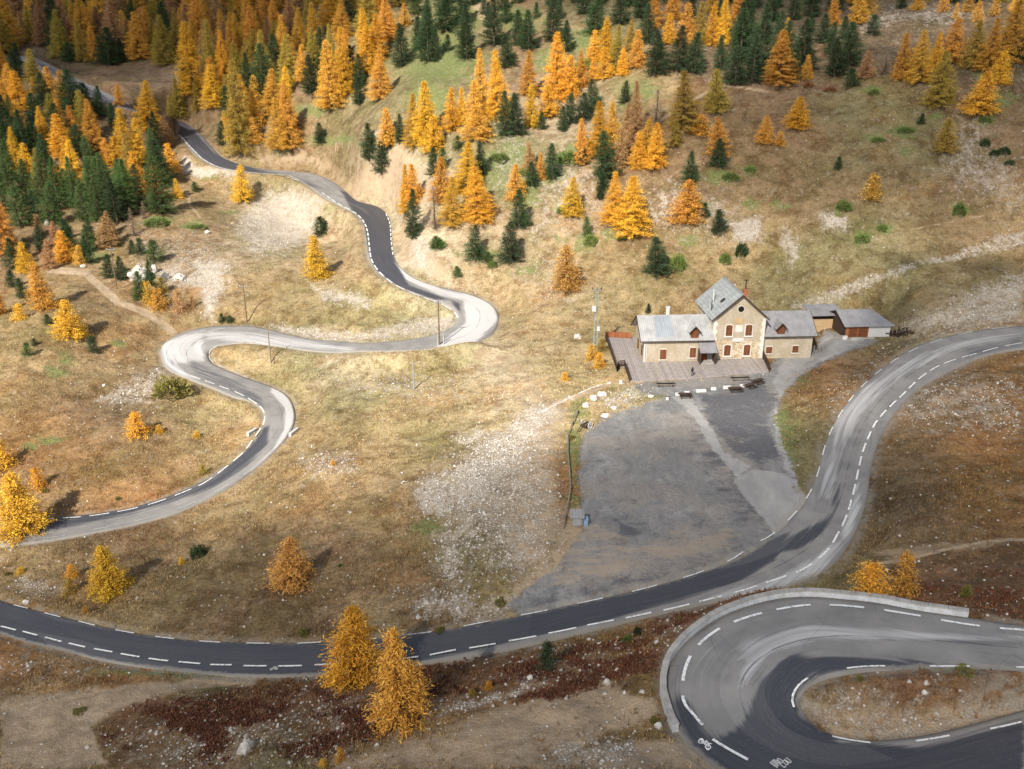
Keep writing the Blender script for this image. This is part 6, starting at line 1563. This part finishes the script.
# ------------------------------------------------------------------ the person on the terrace
def person(u, v):
    g = deckp(u, v); bm = bmesh.new()
    J = {'pel': (0, 0, .93), 'sp': (0, .01, 1.18), 'ch': (0, .0, 1.36), 'nk': (0, 0, 1.50), 'hd': (0, -.02, 1.60), 'tp': (0, -.01, 1.72),
         'hl': (-.10, 0, .90), 'kl': (-.12, -.03, .50), 'al': (-.12, .02, .09), 'tl': (-.12, -.15, .04), 'hr': (.10, 0, .90), 'kr': (.12, -.10, .51), 'ar': (.12, -.02, .09), 'tr': (.12, -.19, .04),
         'sl': (-.19, 0, 1.42), 'el': (-.25, .03, 1.14), 'wl': (-.23, -.07, .90), 'fl': (-.22, -.10, .80), 'sr': (.19, 0, 1.42), 'er': (.25, .02, 1.14), 'wr': (.22, -.10, .92), 'fr': (.21, -.13, .82)}
    Rr = {'pel': .155, 'sp': .14, 'ch': .165, 'nk': .062, 'hd': .10, 'tp': .085, 'hl': .10, 'kl': .065, 'al': .045, 'tl': .038, 'hr': .10, 'kr': .065, 'ar': .045, 'tr': .038, 'sl': .07, 'el': .05, 'wl': .035, 'fl': .03, 'sr': .07, 'er': .05, 'wr': .035, 'fr': .03}
    E = [('pel','sp'),('sp','ch'),('ch','nk'),('nk','hd'),('hd','tp'),('pel','hl'),('hl','kl'),('kl','al'),('al','tl'),('pel','hr'),('hr','kr'),('kr','ar'),('ar','tr'),('ch','sl'),('sl','el'),('el','wl'),('wl','fl'),('ch','sr'),('sr','er'),('er','wr'),('wr','fr')]
    names = list(J); me = bpy.data.meshes.new('person'); me.from_pydata([J[n_] for n_ in names], [(names.index(a), names.index(b)) for a, b in E], [])
    o = link(bpy.data.objects.new('person', me)); o.location = g; o.rotation_euler = (0, 0, .5)
    md = o.modifiers.new('skin', 'SKIN'); sv = me.skin_vertices[0].data
    for i, n_ in enumerate(names): sv[i].radius = (Rr[n_], Rr[n_] * .8)
    sv[0].use_root = True
    o.modifiers.new('sub', 'SUBSURF').levels = 2; o.modifiers['sub'].render_levels = 2
    me.materials.append(plain('dark_clothes', (.018, .018, .022), .9, .2))
    tag(o, 'person in dark clothes standing on the terrace below the porch', 'person')
    h = MB(); h.tube((0, -.01, 1.66), (0, .0, 1.75), .115, .08, 12); h.build('hair', plain('dark_hair', (.02, .014, .01)), o)
    f = MB()
    for x in (-.23, .22):
        for q_ in range(4): f.bar((x - .03 + q_ * .02, -.12, .83), (x - .03 + q_ * .02, -.14, .75 + .01 * (q_ % 2)), .014)
        f.bar((x * .85, -.14, .84), (x * .8, -.17, .80), .016)
    f.build('hands', plain('skin', (.45, .27, .19)), o)
    return o
person(692, 376)

# ------------------------------------------------------------------ bushes
M_BUSH = leaf_material('bush_leaves')
def bush_mesh(seed, n_=900):
    rng = np.random.default_rng(seed)
    th = rng.uniform(0, 6.28, n_); ph = np.arccos(rng.uniform(0, 1, n_)); rr = rng.uniform(.55, 1.0, n_) ** .6
    lump = 1 + .18 * np.sin(3 * th + seed) * np.sin(2 * ph) + .12 * np.cos(5 * th + seed)
    C = np.stack([np.cos(th) * np.sin(ph), np.sin(th) * np.sin(ph), np.cos(ph)], -1) * (rr * lump)[:, None]
    Dd = C + rng.normal(0, .5, C.shape) + np.array([0, 0, .5])
    me = crown_mesh('leaves', sprays(C, Dd, rng.uniform(.14, .26, n_), rng.uniform(.08, .15, n_), rng), np.clip(rng.normal(.5, .22, n_), 0, 1))
    me.materials[0] = M_BUSH; return me
BM = [bush_mesh(i) for i in range(4)]
tb = MB()
for i in range(6):
    a = i * 1.05; tb.tube((0, 0, -.1), (.5 * math.cos(a), .5 * math.sin(a), .6), .035, .015, 4)
stem_src = tb.build('stem', M_BARK); stem_me = stem_src.data; bpy.data.objects.remove(stem_src)
BCOL = {'g': (.15, .21, .06), 'd': (.05, .085, .035), 'o': (.22, .20, .06), 'y': (.55, .38, .06), 'r': (.28, .13, .06), 'l': (.20, .27, .07)}
BUSH = [(172, 397, 40, 24, 'o', 'large olive bush on the outside of the left hand hairpin'), (199, 558, 17, 15, 'd', 'round dark green bush alone in the lower meadow'), (678, 270, 20, 17, 'l', 'bright green bush right of the pine above the inn'),
 (665, 264, 12, 10, 'g', 'green bush touching the pine above the inn'), (158, 226, 30, 11, 'g', 'long green bush at the foot of the pine wood'), (197, 228, 20, 6, 'g', 'flat green juniper on the slope right of the pine wood'), (741, 257, 16, 15, 'd', 'dark olive bush on the slope above the right wing'), (725, 264, 15, 12, 'g', 'green bush left of the dark olive bush'),
 (843, 211, 17, 12, 'g', 'dark green bush on the right slope above the pale rocks'), (862, 243, 15, 11, 'g', 'green bush on the right slope below the pale rocks'), (882, 231, 13, 8, 'g', 'flat green bush right of the pale rocks on the slope'), (959, 216, 16, 14, 'g', 'green bush far out on the right slope'),
 (1004, 155, 14, 9, 'd', 'dark bush on the scree near the right edge, upper one'), (985, 147, 10, 9, 'd', 'dark bush on the scree left of its neighbour'), (1010, 165, 12, 6, 'd', 'low dark bush on the scree near the right edge'), (994, 156, 12, 7, 'd', 'low dark bush between the scree bushes'),
 (628, 643, 15, 9, 'g', 'green bush in the heather below the main road'), (637, 636, 9, 11, 'd', 'small upright dark bush beside the green heather bush'), (680, 622, 9, 7, 'o', 'olive bush near the parapet bend'), (965, 598, 14, 14, 'o', 'yellow green bush in the red heather right of the parapet larches'),
 (590, 245, 18, 12, 'l', 'light green bush above the faded larch'), (562, 214, 14, 8, 'g', 'green juniper mat below the small yellow larch'), (568, 165, 26, 16, 'g', 'broad green bushes inside the middle slope clump'), (584, 150, 18, 14, 'g', 'upper green bush inside the middle slope clump'),
 (583, 70, 20, 12, 'l', 'light green bush below the tallest golden larch'), (500, 160, 26, 9, 'g', 'green juniper mat on the slope below the larch row'), (523, 175, 18, 8, 'l', 'bright green juniper mat in the steep gully'), (440, 247, 14, 9, 'l', 'light bush on the road bank right of the upper bend'), (493, 268, 12, 8, 'g', 'green bush right of the dark pine at the bank'),
 (808, 88, 12, 8, 'r', 'reddish bush below the dark wood'), (830, 92, 14, 6, 'r', 'low reddish bush right of its neighbour below the dark wood'), (878, 142, 14, 6, 'g', 'low green juniper on the bare right slope'), (905, 133, 18, 8, 'g', 'larger green juniper on the bare right slope'), (874, 95, 14, 7, 'g', 'green juniper below the top right larches'),
 (920, 82, 14, 6, 'o', 'olive juniper below the orange larches'), (985, 122, 14, 6, 'g', 'green juniper right of the olive larch'), (622, 240, 12, 6, 'g', 'flat green juniper below the golden larch pair'), (646, 226, 12, 7, 'g', 'green juniper right of the golden larch pair'), (701, 207, 12, 6, 'o', 'olive juniper below the orange larch'),
 (730, 180, 20, 9, 'g', 'broad juniper mat right of the upper orange larch'), (750, 172, 12, 7, 'g', 'juniper tuft right of the broad mat'), (95, 222, 14, 7, 'g', 'green bush under the pine wood'), (8, 575, 6, 4, 'o', 'small olive tuft at the left edge of the lower meadow'), (340, 567, 5, 4, 'g', 'small green tuft right of the rust orange larch'),
 (45, 492, 9, 5, 'o', 'small olive tuft right of the largest yellow larch'), (118, 500, 6, 4, 'g', 'small green tuft inside the lower loop'), (572, 440, 7, 6, 'o', 'olive tuft beside the log fence'), (440, 632, 12, 6, 'o', 'grey olive bush just above the main road'), (303, 635, 14, 8, 'o', 'olive brown bush just above the road left of the large larches'),
 (80, 713, 16, 6, 'o', 'low olive bush on the dirt track at lower left'), (860, 680, 10, 5, 'o', 'olive tuft on the hairpin island'), (965, 672, 22, 6, 'o', 'olive bushes along the upper edge of the hairpin island'), (500, 605, 14, 8, 'o', 'olive tuft at the tip of the car park'), (655, 723, 12, 7, 'o', 'olive bush at the lower end of the parapet')]
for i, (u, v, w, hh, k, lab) in enumerate(BUSH):
    g = ground(u, v - hh * .12); d = float(project(g[None])[2][0]); R = w * d / F / 2
    o = tag(empty('bush', g, i * .7), lab, 'bush', 'bushes and junipers on the slopes'); o.scale = (R, R * .8, max(hh * d / F / 1.05 - R * .25, R * .3))
    c = link(bpy.data.objects.new('leaves', BM[i % 4]), o); col = BCOL[k]; j = rnd.uniform(.85, 1.15); c.color = (col[0] * j, col[1] * j, col[2] * j, 1)
    link(bpy.data.objects.new('stem', stem_me), o)

# ------------------------------------------------------------------ loose stones, grass tufts and heather sprigs nobody could count
def scatter(n_, prob, seed, vlo=0, vhi=769):
    rng = np.random.default_rng(seed); flatp = prob.ravel().astype(np.float64)
    # weight by the area each cell covers in the picture
    wpix = (1.0 / np.maximum(D.ravel(), 40) ** 1.0) * (GY.ravel() + YO) * GY.ravel()
    okk = (V.ravel() > vlo) & (V.ravel() < vhi + 30) & (U.ravel() > -40) & (U.ravel() < 1064) & (ROADD.ravel() > .9)
    w = np.clip(flatp, 0, None) * wpix * okk; w /= w.sum()
    ii = rng.choice(len(w), n_, p=w)
    x = GX.ravel()[ii] + rng.normal(0, .2, n_); y = GY.ravel()[ii] + rng.normal(0, .25, n_)
    return x, y, surf_z_arr(x, y), ii, rng
prob = (np.clip(CV["scree"], 0, 1) ** 1.5 + .12 * CV['heath'] + .012) * (1 - CV['lot']) * (1 - sstep(150, 330, GY) * .8)
x, y, z, ii, rng = scatter(16000, prob, 5)
r_ = rng.gamma(2.0, .04, len(x)) + .05
th = rng.uniform(0, 6.28, len(x)); verts = []
oct_ = np.array([(1, 0, 0), (0, 1, 0), (-1, 0, 0), (0, -1, 0), (.2, .1, .75), (.1, -.1, -.4)])
jit = 1 + rng.normal(0, .18, (len(x), 6, 3))
Vt = oct_[None] * jit * r_[:, None, None]
c_, s_ = np.cos(th), np.sin(th)
Vx = Vt[..., 0] * c_[:, None] - Vt[..., 1] * s_[:, None]; Vy = Vt[..., 0] * s_[:, None] + Vt[..., 1] * c_[:, None]
Vv = np.stack([Vx + x[:, None], Vy + y[:, None], Vt[..., 2] + z[:, None]], -1).reshape(-1, 3)
tri = np.array([(0,1,4),(1,2,4),(2,3,4),(3,0,4),(1,0,5),(2,1,5),(3,2,5),(0,3,5)])
Ff = (tri[None] + (np.arange(len(x)) * 6)[:, None, None]).reshape(-1, 3)
o = mesh_np('loose_stones', Vv, Ff, [M_ROCK]); tag(o, kind='stuff')
def blades_obj(name, n_, prob, seed, hgt, wid, cols, k=5):
    x, y, z, ii, rng = scatter(n_, prob, seed)
    n2 = n_ * k
    C = np.repeat(np.stack([x, y, z], -1), k, 0) + np.concatenate([rng.normal(0, .16, (n2, 2)), np.zeros((n2, 1))], 1)
    hh = rng.uniform(.6, 1.25, n2) * hgt; lean = rng.normal(0, .45, (n2, 2)) * hh[:, None]
    a = rng.uniform(0, 6.28, n2); wv = np.stack([np.cos(a), np.sin(a), np.zeros(n2)], -1) * (rng.uniform(.6, 1.3, n2) * wid / 2)[:, None]
    top = C + np.concatenate([lean, hh[:, None]], 1); base = C - [0, 0, .06]
    Q = np.stack([base - wv, base + wv, top + wv * .3, top - wv * .3], 1)
    me_o = mesh_np(name, Q.reshape(-1, 3), np.arange(n2 * 4).reshape(-1, 4), [cols])
    attr_f(me_o.data, 'var', np.repeat(np.clip(np.repeat(rng.normal(.5, .2, n_), k) + rng.normal(0, .12, n2), 0, 1), 4))
    attr_c(me_o.data, 'tone', np.repeat(np.repeat(tone.reshape(-1, 3)[ii], k, 0), 4, 0))
    tag(me_o, kind='stuff'); return me_o
def tuft_material(name, tint=None):
    s = NT(name, 1.0); v = s.attr('var')
    base = s.attr('tone', 'Color') if tint is None else s.mix(0.0, tint, tint)
    s.col(s.mix(1.0, base, s.ramp(v, [(.1, (.5, .46, .42)), (.5, (.95, .92, .85)), (.9, (1.5, 1.45, 1.3))]), 'MULTIPLY')); return s.m
open_ = (1 - CV['lot']) * (1 - CV['scree'] * .8) * (1 - CV['dirt']) * (1 - sstep(140, 260, GY))
patch = np.clip(.5 + 3.0 * fbm(GX, GY, 6, 3, 91), 0.02, 1)
blades_obj('dry_grass_tufts', 26000, open_ * patch * (1 - CV['heath'] * .8), 11, .26, .10, tuft_material('dry_grass'))
blades_obj('heather_sprigs', 8000, (1 - CV['lot']) * np.clip(CV['heath'] - .3, 0, 1) ** 1.3 * (1 - sstep(120, 200, GY)) + 1e-9, 12, .16, .17, tuft_material('heather', (.15, .065, .04)))
# dead sprigs by category
